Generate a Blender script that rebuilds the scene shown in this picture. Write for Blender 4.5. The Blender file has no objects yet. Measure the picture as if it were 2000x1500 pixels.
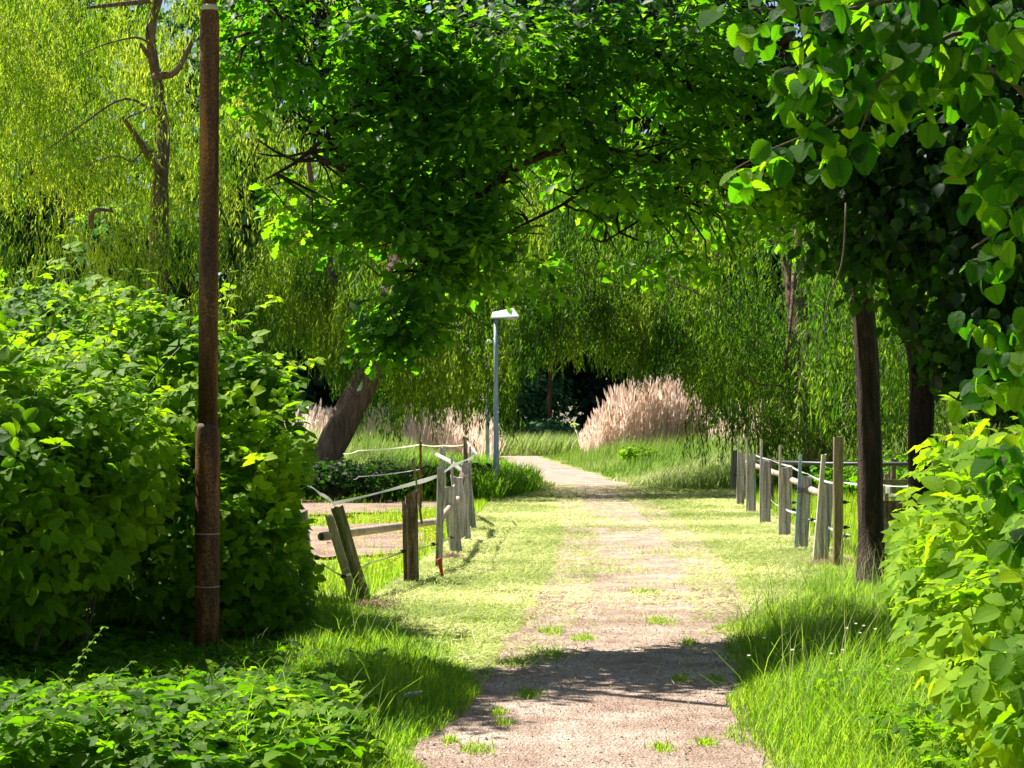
import bpy, math
import numpy as np
from mathutils import Vector, Matrix, noise as mnoise

# ------------------------------------------------------------------ camera, sky, sun, exposure
SC = bpy.context.scene
COL = SC.collection
EYE, F, HOR = 1.6, 3800.0, 820.0          # eye height, focal length in px of the 2000 px photo, horizon row
cd = bpy.data.cameras.new('camera'); cam = bpy.data.objects.new('camera', cd); COL.objects.link(cam)
cd.sensor_width = 36; cd.lens = F / 2000 * 36; cd.shift_y = (HOR - 750) / 2000
cd.clip_start = 0.1; cd.clip_end = 2000
cam.location = (0, 0, EYE); cam.rotation_euler = (math.pi / 2, 0, 0)
SC.camera = cam
SUN_EL, SUN_AZ = math.radians(54), math.atan2(-0.80, 0.60)
w = bpy.data.worlds.new('World'); SC.world = w; w.use_nodes = True
nt = w.node_tree; bg = nt.nodes['Background']
sky = nt.nodes.new('ShaderNodeTexSky'); sky.sky_type = 'NISHITA'; sky.sun_disc = False
sky.sun_elevation = SUN_EL; sky.sun_rotation = SUN_AZ
nt.links.new(sky.outputs[0], bg.inputs[0]); bg.inputs[1].default_value = 0.05
sl = bpy.data.lights.new('sun', 'SUN'); sl.energy = 5.0; sl.angle = math.radians(0.5); sl.color = (1, .955, .86)
so = bpy.data.objects.new('sun', sl); COL.objects.link(so)
S = Vector((math.sin(SUN_AZ) * math.cos(SUN_EL), math.cos(SUN_AZ) * math.cos(SUN_EL), math.sin(SUN_EL)))
so.rotation_euler = S.to_track_quat('Z', 'Y').to_euler()
SC.view_settings.view_transform = 'Standard'; SC.view_settings.look = 'None'
SC.view_settings.gamma = 1; SC.view_settings.use_curve_mapping = False
SC.view_settings.exposure = 1.4
SC.render.engine = 'CYCLES'
cy = SC.cycles
cy.max_bounces = 4; cy.diffuse_bounces = 2; cy.glossy_bounces = 2; cy.transmission_bounces = 4
cy.transparent_max_bounces = 4; cy.use_denoising = True; cy.use_adaptive_sampling = True
cy.adaptive_threshold = 0.02; cy.sample_clamp_indirect = 4; cy.caustics_reflective = False; cy.caustics_refractive = False

rng = np.random.default_rng(11)
U = lambda a, b, n=None: rng.uniform(a, b, n)

def P(px, py, d):                          # photo row/column at a depth -> point in the place
    return np.array([(px - 1000) / F * d, d, EYE + (HOR - py) / F * d])
def D(py, z=0.0): return F * (EYE - z) / (py - HOR)
def G(px, py):                             # photo point on the ground
    d = D(py); return np.array([(px - 1000) / F * d, d, 0.0])

# ------------------------------------------------------------------ bookkeeping
def tag(o, label=None, cat=None, group=None, kind=None):
    if label: o['label'] = label
    if cat: o['category'] = cat
    if group: o['group'] = group
    if kind: o['kind'] = kind
    return o
def empty(name, loc, label, cat, group=None):
    o = bpy.data.objects.new(name, None); o.location = tuple(loc); COL.objects.link(o)
    o.empty_display_size = .2
    return tag(o, label, cat, group)
def link(name, me, parent=None):
    o = bpy.data.objects.new(name, me); COL.objects.link(o)
    if parent is not None:
        o.parent = parent; o.matrix_parent_inverse = Matrix.Translation(-Vector(parent.location))
    return o

class MB:
    """collects shapes in world coordinates, builds ONE mesh object"""
    def __init__(s): s.v = []; s.f = []; s.n = 0
    def add(s, v, f):
        v = np.asarray(v, float).reshape(-1, 3); s.v.append(v); s.f += [tuple(i + s.n for i in q) for q in f]; s.n += len(v); return s
    def tube(s, pts, rad, sides=8, cap=True, bump=0.0, flat=1.0):
        pts = np.asarray(pts, float); n = len(pts)
        rad = np.broadcast_to(np.asarray(rad, float), (n,))
        T = np.gradient(pts, axis=0); T /= np.linalg.norm(T, axis=1)[:, None] + 1e-9
        ref = np.array([0, 1, 0.]) if abs(T[0][1]) < .9 else np.array([1, 0, 0.])
        V = []
        for i in range(n):
            a = np.cross(T[i], ref); a /= np.linalg.norm(a) + 1e-9; b = np.cross(T[i], a)
            for k in range(sides):
                th = 2 * math.pi * k / sides
                r = rad[i]
                if bump: r *= 1 + bump * mnoise.noise(Vector((math.cos(th) * 3, math.sin(th) * 3 + i * .35, pts[i][2] * 1.3 + pts[0][0])))
                V.append(pts[i] + r * (math.cos(th) * a + flat * math.sin(th) * b))
        Fc = [(i * sides + k, i * sides + (k + 1) % sides, (i + 1) * sides + (k + 1) % sides, (i + 1) * sides + k) for i in range(n - 1) for k in range(sides)]
        if cap: Fc += [tuple(range(sides))[::-1], tuple((n - 1) * sides + k for k in range(sides))]
        return s.add(V, Fc)
    def box(s, c, size, rot=None):
        h = np.array(size) / 2
        v = np.array([[x, y, z] for x in (-1, 1) for y in (-1, 1) for z in (-1, 1)]) * h
        if rot is not None: v = v @ np.array(rot).T
        return s.add(v + np.array(c), [(0, 1, 3, 2), (4, 6, 7, 5), (0, 4, 5, 1), (2, 3, 7, 6), (0, 2, 6, 4), (1, 5, 7, 3)])
    def build(s, name, mat, parent=None, smooth=False):
        me = bpy.data.meshes.new(name); me.from_pydata(np.concatenate(s.v).tolist(), [], s.f)
        me.polygons.foreach_set('use_smooth', [smooth] * len(me.polygons)); me.materials.append(mat); me.update()
        return link(name, me, parent)

def norm(a): return a / (np.linalg.norm(a, axis=-1, keepdims=True) + 1e-9)
def frames(nrm, along):
    Z = norm(nrm); Y = norm(along - (along * Z).sum(1)[:, None] * Z); X = np.cross(Y, Z); return X, Y, Z
def scatter_mesh(name, tmpl, pos, nrm, along, size, mat, var=None, wid=None, smooth=True):
    """one mesh of many copies of a small template (leaf, blade)"""
    tv, tf = tmpl[:2]; tv = np.asarray(tv, float); n = len(pos); k = len(tv)
    rib, vy = tmpl[2] if len(tmpl) > 2 else (np.abs(tv[:, 0]), tv[:, 1])
    X, Y, Z = frames(nrm, along)
    size = np.broadcast_to(size, (n,)); wid = size if wid is None else np.broadcast_to(wid, (n,))
    V = (tv[None, :, 0, None] * X[:, None] * wid[:, None, None] + tv[None, :, 1, None] * Y[:, None] * size[:, None, None]
         + tv[None, :, 2, None] * Z[:, None] * size[:, None, None] + pos[:, None])
    loops = np.concatenate([np.array(f) for f in tf]); tot = np.array([len(f) for f in tf])
    L = (loops[None] + (np.arange(n) * k)[:, None]).ravel().astype(np.int32)
    starts = np.concatenate([[0], np.cumsum(np.tile(tot, n))[:-1]]).astype(np.int32)
    me = bpy.data.meshes.new(name)
    me.vertices.add(n * k); me.loops.add(len(L)); me.polygons.add(len(starts))
    me.vertices.foreach_set('co', V.ravel().astype(np.float32)); me.loops.foreach_set('vertex_index', L)
    me.polygons.foreach_set('loop_start', starts); me.polygons.foreach_set('use_smooth', [smooth] * len(starts))
    at = me.attributes.new('var', 'FLOAT', 'POINT')
    var = U(0, 1, n) if var is None else var
    at.data.foreach_set('value', np.repeat(var, k).astype(np.float32))
    at = me.attributes.new('rib', 'FLOAT', 'POINT')
    at.data.foreach_set('value', np.tile(rib, n).astype(np.float32))
    at = me.attributes.new('vy', 'FLOAT', 'POINT'); at.data.foreach_set('value', np.tile(vy, n).astype(np.float32))
    me.update(calc_edges=True); me.materials.append(mat); return me

# ------------------------------------------------------------------ templates
def strip_leaf(rows, fold=.25, droop=.25, wave=0.0):
    """rows: (y, halfwidth) between base and tip -> folded leaf blade; y 0..1"""
    v = [(0, 0, 0)]; f = []
    for i, (y, wd) in enumerate(rows):
        zc = -droop * y * y
        zz = fold * wd + (wave if i % 2 else -wave)
        v += [(-wd, y + .04, zc + zz), (0, y, zc), (wd, y + .04, zc + zz)]
    v.append((0, 1, -droop)); t = len(v) - 1
    f += [(0, 2, 1), (0, 3, 2)]
    for i in range(len(rows) - 1):
        a = 1 + 3 * i; f += [(a, a + 1, a + 4, a + 3), (a + 1, a + 2, a + 5, a + 4)]
    a = 1 + 3 * (len(rows) - 1); f += [(a, a + 1, t), (a + 1, a + 2, t)]
    return v, f
OVAL = strip_leaf([(.18, .26), (.45, .37), (.75, .24)], .3, .22)
OVAL_SIMPLE = strip_leaf([(.45, .34)], .3, .2)
ROUND = strip_leaf([(.06, .22), (.16, .36), (.3, .43), (.38, .42), (.55, .46), (.62, .43), (.78, .34), (.86, .2)], .22, .3, .016)
OAKL = strip_leaf([(.14, .05), (.26, .17), (.36, .1), (.5, .27), (.6, .15), (.76, .28), (.88, .14)], .25, .18)
OAKS = strip_leaf([(.35, .16), (.7, .27)], .25, .2)
WILL = ([(0, 0, 0), (.6, .45, .04), (0, 1, -.06), (-.6, .45, .04)], [(0, 1, 2, 3)])
def serrated(n, wmax, p=.75, q=.7, teeth=.05, **k):
    rows = []
    for i in range(n):
        y = .05 + .9 * i / (n - 1); rows.append((y, wmax * math.sin(math.pi * y ** p) ** q + (teeth if i % 2 else -teeth) * (1 - y * .5)))
    return strip_leaf(rows, **k)
HAZEL = serrated(15, .44, .72, .62, .022, fold=.2, droop=.3, wave=.010)
BRAM = serrated(9, .35, .8, .75, .022, fold=.3, droop=.24, wave=.008)
CLUMP = ([(0, 0, 0), (-.45, .5, .1), (0, 1, -.1), (.5, .45, .12)], [(0, 3, 2, 1)])
BLADE = ([(-.5, 0, 0), (.5, 0, 0), (.4, .45, .06), (-.4, .45, .06), (.25, .8, .26), (-.25, .8, .26), (0, 1, .5)], [(0, 1, 2, 3), (3, 2, 4, 5), (5, 4, 6)])
BLADE2 = ([(-.5, 0, 0), (.5, 0, 0), (.35, .6, .12), (-.35, .6, .12), (0, 1, .35)], [(0, 1, 2, 3), (3, 2, 4)])
FLAT = ([(-.6, 0, 0), (.6, .1, 0), (.1, 1, .05)], [(0, 1, 2)])
SPIKE = ([(-.5, 0, 0), (.5, 0, 0), (0, 1, .12)], [(0, 1, 2)])

def tri_leaf(leaf, s=.8):
    """three leaflets on a short stalk"""
    V, Fc = [], []; rb, vv = [], []
    for ang, sc_, off in ((0, 1, .28), (62, .85, .22), (-62, .85, .22)):
        a = math.radians(ang); ca, sa = math.cos(a), math.sin(a); b = len(V)
        for x, y, z in leaf[0]:
            rb.append(abs(x)); vv.append(y)
            x, y, z = x * sc_ * s, y * sc_ * s + off * .5, z * sc_ * s
            V.append((x * ca + y * sa, y * ca - x * sa + off * .5, z - .0))
        Fc += [tuple(i + b for i in q) for q in leaf[1]]
    return V, Fc, (np.array(rb), np.array(vv))
TRI = tri_leaf(strip_leaf([(.22, .31), (.60, .34)], .3, .22)); TRI_N = tri_leaf(BRAM); TRI_S = tri_leaf(OVAL_SIMPLE)

# ------------------------------------------------------------------ materials
def new_mat(name):
    m = bpy.data.materials.new(name); m.use_nodes = True; n = m.node_tree; n.nodes.clear()
    return m, n.nodes, n.links
def ramp(nd, stops):
    r = nd.new('ShaderNodeValToRGB'); e = r.color_ramp.elements
    while len(e) < len(stops): e.new(.5)
    for i, (p, c) in enumerate(stops): e[i].position = p; e[i].color = (*c, 1)
    return r
def leaf_mat(name, refl, trans, mix=.5, rough=.42, spec=.35, vein=0.0):
    """refl / trans: lists of colours from old to young leaf"""
    m, nd, lk = new_mat(name)
    at = nd.new('ShaderNodeAttribute'); at.attribute_name = 'var'
    st = [i / max(1, len(refl) - 1) for i in range(len(refl))]
    r1 = ramp(nd, list(zip(st, refl))); r2 = ramp(nd, list(zip(st, trans)))
    lk.new(at.outputs['Fac'], r1.inputs[0]); lk.new(at.outputs['Fac'], r2.inputs[0])
    pr = nd.new('ShaderNodeBsdfPrincipled'); pr.inputs['Roughness'].default_value = rough
    pr.inputs['Specular IOR Level'].default_value = spec
    tr = nd.new('ShaderNodeBsdfTranslucent'); mx = nd.new('ShaderNodeMixShader'); mx.inputs[0].default_value = mix
    out = nd.new('ShaderNodeOutputMaterial')
    c1, c2 = r1.outputs[0], r2.outputs[0]
    if vein:
        rb = nd.new('ShaderNodeAttribute'); rb.attribute_name = 'rib'
        va = nd.new('ShaderNodeAttribute'); va.attribute_name = 'vy'
        m1 = nd.new('ShaderNodeMath'); m1.operation = 'MULTIPLY_ADD'; m1.inputs[1].default_value = -.75; lk.new(rb.outputs['Fac'], m1.inputs[0]); lk.new(va.outputs['Fac'], m1.inputs[2])
        m2 = nd.new('ShaderNodeMath'); m2.operation = 'MULTIPLY'; m2.inputs[1].default_value = 52; lk.new(m1.outputs[0], m2.inputs[0])
        m3 = nd.new('ShaderNodeMath'); m3.operation = 'SINE'; lk.new(m2.outputs[0], m3.inputs[0])
        vn = nd.new('ShaderNodeMapRange'); vn.inputs[1].default_value = .55; vn.inputs[2].default_value = 1; vn.inputs[3].default_value = 1; vn.inputs[4].default_value = .74; lk.new(m3.outputs[0], vn.inputs[0])
        tc = nd.new('ShaderNodeTexCoord'); wv = nd.new('ShaderNodeTexNoise'); wv.inputs['Scale'].default_value = 60
        lk.new(tc.outputs['Object'], wv.inputs['Vector'])
        bp = nd.new('ShaderNodeBump'); bp.inputs['Strength'].default_value = vein; bp.inputs['Distance'].default_value = .01
        ha = nd.new('ShaderNodeMath'); ha.operation = 'ADD'; lk.new(wv.outputs[0], ha.inputs[0]); lk.new(vn.outputs[0], ha.inputs[1]); lk.new(ha.outputs[0], bp.inputs['Height']); lk.new(bp.outputs[0], pr.inputs['Normal'])
        mp = nd.new('ShaderNodeMapRange'); mp.inputs[1].default_value = 0; mp.inputs[2].default_value = .09
        mp.inputs[3].default_value = .72; mp.inputs[4].default_value = 1
        lk.new(rb.outputs['Fac'], mp.inputs[0])
        mv = nd.new('ShaderNodeMath'); mv.operation = 'MULTIPLY'; lk.new(mp.outputs[0], mv.inputs[0]); lk.new(vn.outputs[0], mv.inputs[1])
        hs = nd.new('ShaderNodeHueSaturation'); lk.new(mv.outputs[0], hs.inputs['Value']); lk.new(c2, hs.inputs['Color']); c2 = hs.outputs[0]
    if vein:
        nb = nd.new('ShaderNodeTexNoise'); nb.inputs['Scale'].default_value = 24; nb.inputs['Detail'].default_value = 3; lk.new(tc.outputs['Object'], nb.inputs['Vector'])
        rbm = ramp(nd, [(.64, (0, 0, 0)), (.72, (1, 1, 1))]); lk.new(nb.outputs[0], rbm.inputs[0])
        for kk_, cc_ in ((0, (.16, .13, .03)), (1, (.30, .24, .02))):
            mm = nd.new('ShaderNodeMix'); mm.data_type = 'RGBA'; lk.new(rbm.outputs[0], mm.inputs[0]); lk.new(c2 if kk_ else c1, mm.inputs[6]); mm.inputs[7].default_value = (*cc_, 1)
            if kk_: c2 = mm.outputs[2]
            else: c1 = mm.outputs[2]
    lk.new(c1, pr.inputs['Base Color']); lk.new(c2, tr.inputs['Color'])
    lk.new(pr.outputs[0], mx.inputs[1]); lk.new(tr.outputs[0], mx.inputs[2]); lk.new(mx.outputs[0], out.inputs[0])
    return m
def rough_mat(name, cols, scale=(6, 6, 1), detail=8, rough=.8, bump=.4, bdist=.02, metal=0, fine=40, spec=.3, dist=0.0, fineamt=.25):
    m, nd, lk = new_mat(name)
    tc = nd.new('ShaderNodeTexCoord'); mp = nd.new('ShaderNodeMapping'); mp.inputs['Scale'].default_value = scale
    n1 = nd.new('ShaderNodeTexNoise'); n1.inputs['Scale'].default_value = 1; n1.inputs['Detail'].default_value = detail
    n1.inputs['Roughness'].default_value = .65; n1.inputs['Distortion'].default_value = dist
    n2 = nd.new('ShaderNodeTexNoise'); n2.inputs['Scale'].default_value = fine; n2.inputs['Detail'].default_value = 4
    lk.new(tc.outputs['Object'], mp.inputs[0]); lk.new(mp.outputs[0], n1.inputs['Vector']); lk.new(tc.outputs['Object'], n2.inputs['Vector'])
    k = len(cols); r = ramp(nd, [(.3 + .4 * i / (k - 1), c) for i, c in enumerate(cols)])
    ad = nd.new('ShaderNodeMath'); ad.operation = 'MULTIPLY_ADD'; ad.inputs[1].default_value = fineamt
    sb = nd.new('ShaderNodeMath'); sb.operation = 'ADD'; sb.inputs[1].default_value = -fineamt / 2
    lk.new(n2.outputs[0], ad.inputs[0]); lk.new(n1.outputs[0], ad.inputs[2]); lk.new(ad.outputs[0], sb.inputs[0]); lk.new(sb.outputs[0], r.inputs[0])
    pr = nd.new('ShaderNodeBsdfPrincipled'); pr.inputs['Roughness'].default_value = rough; pr.inputs['Metallic'].default_value = metal
    pr.inputs['Specular IOR Level'].default_value = spec
    bp = nd.new('ShaderNodeBump'); bp.inputs['Strength'].default_value = bump; bp.inputs['Distance'].default_value = bdist
    lk.new(sb.outputs[0], bp.inputs['Height']); lk.new(bp.outputs[0], pr.inputs['Normal']); lk.new(r.outputs[0], pr.inputs['Base Color'])
    out = nd.new('ShaderNodeOutputMaterial'); lk.new(pr.outputs[0], out.inputs[0]); return m
def plain(name, c, rough=.5, metal=0):
    m, nd, lk = new_mat(name); pr = nd.new('ShaderNodeBsdfPrincipled'); pr.inputs['Base Color'].default_value = (*c, 1)
    pr.inputs['Roughness'].default_value = rough; pr.inputs['Metallic'].default_value = metal
    out = nd.new('ShaderNodeOutputMaterial'); lk.new(pr.outputs[0], out.inputs[0]); return m

M = {}
M['bramble'] = leaf_mat('bramble_leaf', [(.032, .085, .008), (.10, .21, .009), (.26, .40, .012)], [(.07, .26, .003), (.26, .56, .004), (.55, .80, .008)], .5, .5, .08, .3)
M['hazel'] = leaf_mat('hazel_leaf', [(.008, .028, .006), (.018, .055, .008), (.05, .11, .010)], [(.03, .17, .002), (.13, .45, .003), (.42, .78, .006)], .58, .55, .14, .5)
M['oak'] = leaf_mat('oak_leaf', [(.016, .045, .010), (.028, .075, .012), (.065, .14, .014)], [(.08, .30, .003), (.20, .54, .004), (.40, .72, .008)], .55, .5, .18)
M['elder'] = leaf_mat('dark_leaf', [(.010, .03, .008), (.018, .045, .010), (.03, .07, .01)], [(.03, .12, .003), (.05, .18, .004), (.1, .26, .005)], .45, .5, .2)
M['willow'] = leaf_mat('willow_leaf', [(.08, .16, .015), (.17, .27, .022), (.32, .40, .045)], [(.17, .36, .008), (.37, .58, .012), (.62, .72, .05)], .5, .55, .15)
M['willow_dark'] = leaf_mat('willow_leaf_shaded', [(.03, .065, .01), (.07, .125, .016), (.17, .24, .025)], [(.06, .2, .006), (.18, .38, .01), (.42, .60, .025)], .5, .55, .15)  # willow leaf darkened: shade of the oak and its own mass put into colour
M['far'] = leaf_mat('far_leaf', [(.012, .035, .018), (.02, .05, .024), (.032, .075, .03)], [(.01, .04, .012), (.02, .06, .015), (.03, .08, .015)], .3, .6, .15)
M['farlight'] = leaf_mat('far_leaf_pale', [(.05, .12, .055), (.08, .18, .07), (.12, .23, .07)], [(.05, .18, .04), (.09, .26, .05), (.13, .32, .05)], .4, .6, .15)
M['grass'] = leaf_mat('grass_blade', [(.05, .12, .012), (.11, .22, .015), (.22, .32, .03)], [(.14, .38, .006), (.32, .60, .012), (.58, .74, .05)], .5, .5, .15)
M['meadow'] = leaf_mat('meadow_blade', [(.10, .19, .03), (.20, .31, .05), (.42, .46, .18)], [(.2, .36, .04), (.36, .5, .08), (.58, .62, .28)], .45, .55, .12)
M['cut'] = leaf_mat('cut_grass', [(.26, .31, .10), (.52, .54, .20), (.76, .73, .38)], [(.28, .38, .07), (.48, .54, .15), (.66, .64, .28)], .3, .7, .1)
M['reed'] = leaf_mat('dry_reed', [(.56, .38, .28), (.74, .56, .45), (.84, .70, .58)], [(.8, .57, .45), (.92, .74, .61), (.95, .84, .72)], .62, .8, .1)
M['yellow'] = leaf_mat('yellow_petal', [(.75, .55, .02), (.8, .62, .03)], [(.6, .45, .02), (.7, .5, .02)], .3)
M['white_flower'] = leaf_mat('pale_petal', [(.75, .72, .6), (.8, .75, .65)], [(.5, .5, .4), (.5, .5, .4)], .3)
M['litter'] = leaf_mat('dry_litter', [(.22, .15, .10), (.26, .17, .10), (.42, .32, .2)], [(.1, .06, .03), (.15, .1, .05), (.2, .15, .08)], .2, .8, .1)
M['bark'] = rough_mat('oak_bark', [(.008, .005, .004), (.03, .017, .012), (.10, .055, .038)], (16, 16, 2.2), 8, .9, 1.0, .05, dist=.6)
M['bark_w'] = rough_mat('willow_bark', [(.05, .032, .022), (.15, .09, .065), (.26, .17, .13)], (9, 9, 1.6), 8, .9, 1.0, .06, dist=.7)
M['twig'] = rough_mat('twig_bark', [(.06, .045, .03), (.16, .12, .08)], (10, 10, 4), 4, .8, .3)
M['stem'] = rough_mat('green_stem', [(.08, .14, .03), (.16, .2, .05)], (10, 10, 4), 4, .6, .2)
M['rust'] = rough_mat('rusty_steel', [(.022, .008, .003), (.10, .036, .009), (.34, .14, .03)], (9, 9, 1.3), 9, .7, .8, .006, fine=70, dist=.6, spec=.4, fineamt=.6)
M['wood'] = rough_mat('grey_weathered_wood', [(.08, .07, .065), (.36, .325, .315), (.66, .61, .59)], (26, 26, 1.6), 7, .85, .9, .02, dist=.5)
M['wood_dark'] = rough_mat('rotten_wood', [(.03, .018, .012), (.12, .075, .05), (.3, .23, .19)], (18, 18, 1.8), 7, .9, 1, .03, dist=.8)
M['wood_moss'] = rough_mat('mossy_wood', [(.08, .085, .02), (.17, .16, .06), (.34, .29, .2)], (14, 14, 1.8), 7, .9, .8, .02, dist=.6)
M['wood_pale'] = rough_mat('pale_cut_wood', [(.30, .26, .19), (.46, .40, .30), (.62, .58, .48)], (14, 14, 1.6), 6, .8, .5, .02, dist=.6)
M['wood_brown'] = rough_mat('brown_wood', [(.10, .07, .03), (.22, .17, .09), (.36, .29, .17)], (22, 22, 1.5), 7, .85, .7, .02, dist=.6)
M['rail'] = rough_mat('peeled_rail', [(.30, .22, .17), (.46, .34, .27), (.58, .46, .38)], (4, 4, 9), 6, .7, .3, .01)
M['tape'] = leaf_mat('white_fence_tape', [(.82, .82, .8)] * 2, [(.85, .85, .8)] * 2, .4, .5)
M['tape_pale'] = plain('yellowed_tape', (.62, .6, .38), .6)
M['black'] = plain('black_plastic', (.015, .015, .015), .4)
M['pipe'] = plain('black_pipe', (.02, .024, .03), .5)
M['red'] = plain('red_plastic', (.45, .025, .02), .45)
M['zinc'] = rough_mat('galvanised_pole', [(.16, .22, .28), (.25, .32, .4), (.36, .44, .5)], (8, 8, 2), 6, .5, .15, .004, metal=.35, spec=.5)
M['lamp_white'] = plain('lamp_hood_white', (.82, .85, .9), .35)
M['lamp_glass'] = plain('lamp_bowl', (.5, .52, .52), .2)
M['sticker'] = plain('white_sticker', (.8, .8, .82), .5)
M['dung'] = rough_mat('dark_dung', [(.02, .012, .008), (.06, .04, .03)], (20, 20, 20), 6, .9, 1, .02)
M['stone'] = leaf_mat('pebble', [(.10, .08, .075), (.32, .26, .23), (.5, .44, .4)], [(0, 0, 0)] * 3, 0, .8)

# ------------------------------------------------------------------ the ground and the path
PATHC = np.array([(0, -.1), (6, .22), (9, .38), (10.5, .47), (13, .72), (16, 1.03), (20, 1.33), (26, 1.6), (36, 1.78), (45, 1.9), (50, 1.85), (56, 1.55), (62, 1.22), (70, .85), (80, .5), (87, .2), (92, -1.6), (98, -7)])
def pc(y): return np.interp(y, PATHC[:, 0], PATHC[:, 1])
def hash_noise(x, y, s, seed=0):
    return np.array([mnoise.noise(Vector((float(a) * s + seed, float(b) * s, seed * 1.7))) for a, b in zip(np.ravel(x), np.ravel(y))]).reshape(np.shape(x))
def gz(x, y):
    x = np.asarray(x, float); y = np.asarray(y, float)
    m = np.clip((np.abs(x - pc(y)) - 2.6) / 2.5, 0, 1)
    return m * .03 * (np.sin(x * 1.3 + y * .7) + np.sin(y * .9 - x * .6))

m, nd, lk = new_mat('meadow_soil')
tc = nd.new('ShaderNodeTexCoord'); n1 = nd.new('ShaderNodeTexNoise'); n1.inputs['Scale'].default_value = .9; n1.inputs['Detail'].default_value = 10
n1.inputs['Roughness'].default_value = .7
n2 = nd.new('ShaderNodeTexNoise'); n2.inputs['Scale'].default_value = 45; n2.inputs['Detail'].default_value = 6
lk.new(tc.outputs['Object'], n1.inputs['Vector']); lk.new(tc.outputs['Object'], n2.inputs['Vector'])
r1 = ramp(nd, [(.35, (.12, .17, .03)), (.52, (.24, .28, .07)), (.68, (.36, .34, .13))])
r2 = ramp(nd, [(.35, (.55, .55, .55)), (.6, (1.2, 1.2, 1.2))])
mx = nd.new('ShaderNodeMix'); mx.data_type = 'RGBA'; mx.blend_type = 'MULTIPLY'; mx.inputs[0].default_value = 1
lk.new(n1.outputs[0], r1.inputs[0]); lk.new(n2.outputs[0], r2.inputs[0]); lk.new(r1.outputs[0], mx.inputs[6]); lk.new(r2.outputs[0], mx.inputs[7])
pr = nd.new('ShaderNodeBsdfPrincipled'); pr.inputs['Roughness'].default_value = .95; pr.inputs['Specular IOR Level'].default_value = .1
bp = nd.new('ShaderNodeBump'); bp.inputs['Strength'].default_value = .6; bp.inputs['Distance'].default_value = .03
lk.new(n2.outputs[0], bp.inputs['Height']); lk.new(bp.outputs[0], pr.inputs['Normal']); lk.new(mx.outputs[2], pr.inputs['Base Color'])
out = nd.new('ShaderNodeOutputMaterial'); lk.new(pr.outputs[0], out.inputs[0]); M['soilgrass'] = m

def gravel(name, c0, c1, c2, fine):
    m, nd, lk = new_mat(name)
    tc = nd.new('ShaderNodeTexCoord')
    big = nd.new('ShaderNodeTexNoise'); big.inputs['Scale'].default_value = 1.6; big.inputs['Detail'].default_value = 9; big.inputs['Roughness'].default_value = .7
    fn = nd.new('ShaderNodeTexNoise'); fn.inputs['Scale'].default_value = 55; fn.inputs['Detail'].default_value = 8; fn.inputs['Roughness'].default_value = .75
    vo = nd.new('ShaderNodeTexVoronoi'); vo.inputs['Scale'].default_value = fine
    for n in (big, fn, vo): lk.new(tc.outputs['Object'], n.inputs['Vector'])
    r1 = ramp(nd, [(.32, c0), (.5, c1), (.68, c2)])
    r2 = ramp(nd, [(.3, (.45, .42, .40)), (.46, (.9, .9, .9)), (.62, (1.15, 1.15, 1.15))])
    r3 = ramp(nd, [(.0, (.72, .70, .70)), (1, (1.15, 1.15, 1.15))])
    a = nd.new('ShaderNodeMix'); a.data_type = 'RGBA'; a.blend_type = 'MULTIPLY'; a.inputs[0].default_value = 1
    b = nd.new('ShaderNodeMix'); b.data_type = 'RGBA'; b.blend_type = 'MULTIPLY'; b.inputs[0].default_value = 1
    lk.new(big.outputs[0], r1.inputs[0]); lk.new(fn.outputs[0], r2.inputs[0]); lk.new(vo.outputs['Color'], r3.inputs[0])
    lk.new(r1.outputs[0], a.inputs[6]); lk.new(r2.outputs[0], a.inputs[7]); lk.new(a.outputs[2], b.inputs[6]); lk.new(r3.outputs[0], b.inputs[7])
    pr = nd.new('ShaderNodeBsdfPrincipled'); pr.inputs['Roughness'].default_value = .9; pr.inputs['Specular IOR Level'].default_value = .2
    ad = nd.new('ShaderNodeMath'); ad.operation = 'ADD'; lk.new(fn.outputs[0], ad.inputs[0]); lk.new(vo.outputs['Distance'], ad.inputs[1])
    bp = nd.new('ShaderNodeBump'); bp.inputs['Strength'].default_value = .9; bp.inputs['Distance'].default_value = .02
    lk.new(ad.outputs[0], bp.inputs['Height']); lk.new(bp.outputs[0], pr.inputs['Normal']); lk.new(b.outputs[2], pr.inputs['Base Color'])
    out = nd.new('ShaderNodeOutputMaterial'); lk.new(pr.outputs[0], out.inputs[0]); return m
M['gravel'] = gravel('path_gravel', (.29, .185, .135), (.50, .365, .29), (.70, .57, .46), 70)
M['paddock_soil'] = gravel('paddock_soil', (.2, .12, .09), (.36, .24, .19), (.48, .35, .28), 40)

def grid(name, xs, ys, zf, mat, mask=None):
    X, Y = np.meshgrid(xs, ys); Z = zf(X, Y); nx, ny = len(xs), len(ys)
    V = np.stack([X, Y, Z], -1).reshape(-1, 3)
    Fc = [(j * nx + i, j * nx + i + 1, (j + 1) * nx + i + 1, (j + 1) * nx + i) for j in range(ny - 1) for i in range(nx - 1)]
    return MB().add(V, Fc).build(name, mat, smooth=True)
xs = np.concatenate([-np.geomspace(16, 900, 12)[::-1], np.linspace(-15, 15, 101), np.geomspace(16, 900, 12)])
ys = np.concatenate([[-60, -10, 0], np.linspace(4, 60, 150), np.linspace(61, 120, 30), np.geomspace(130, 1500, 10)])
tag(grid('ground', xs, ys, gz, M['soilgrass']), kind='structure')

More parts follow.
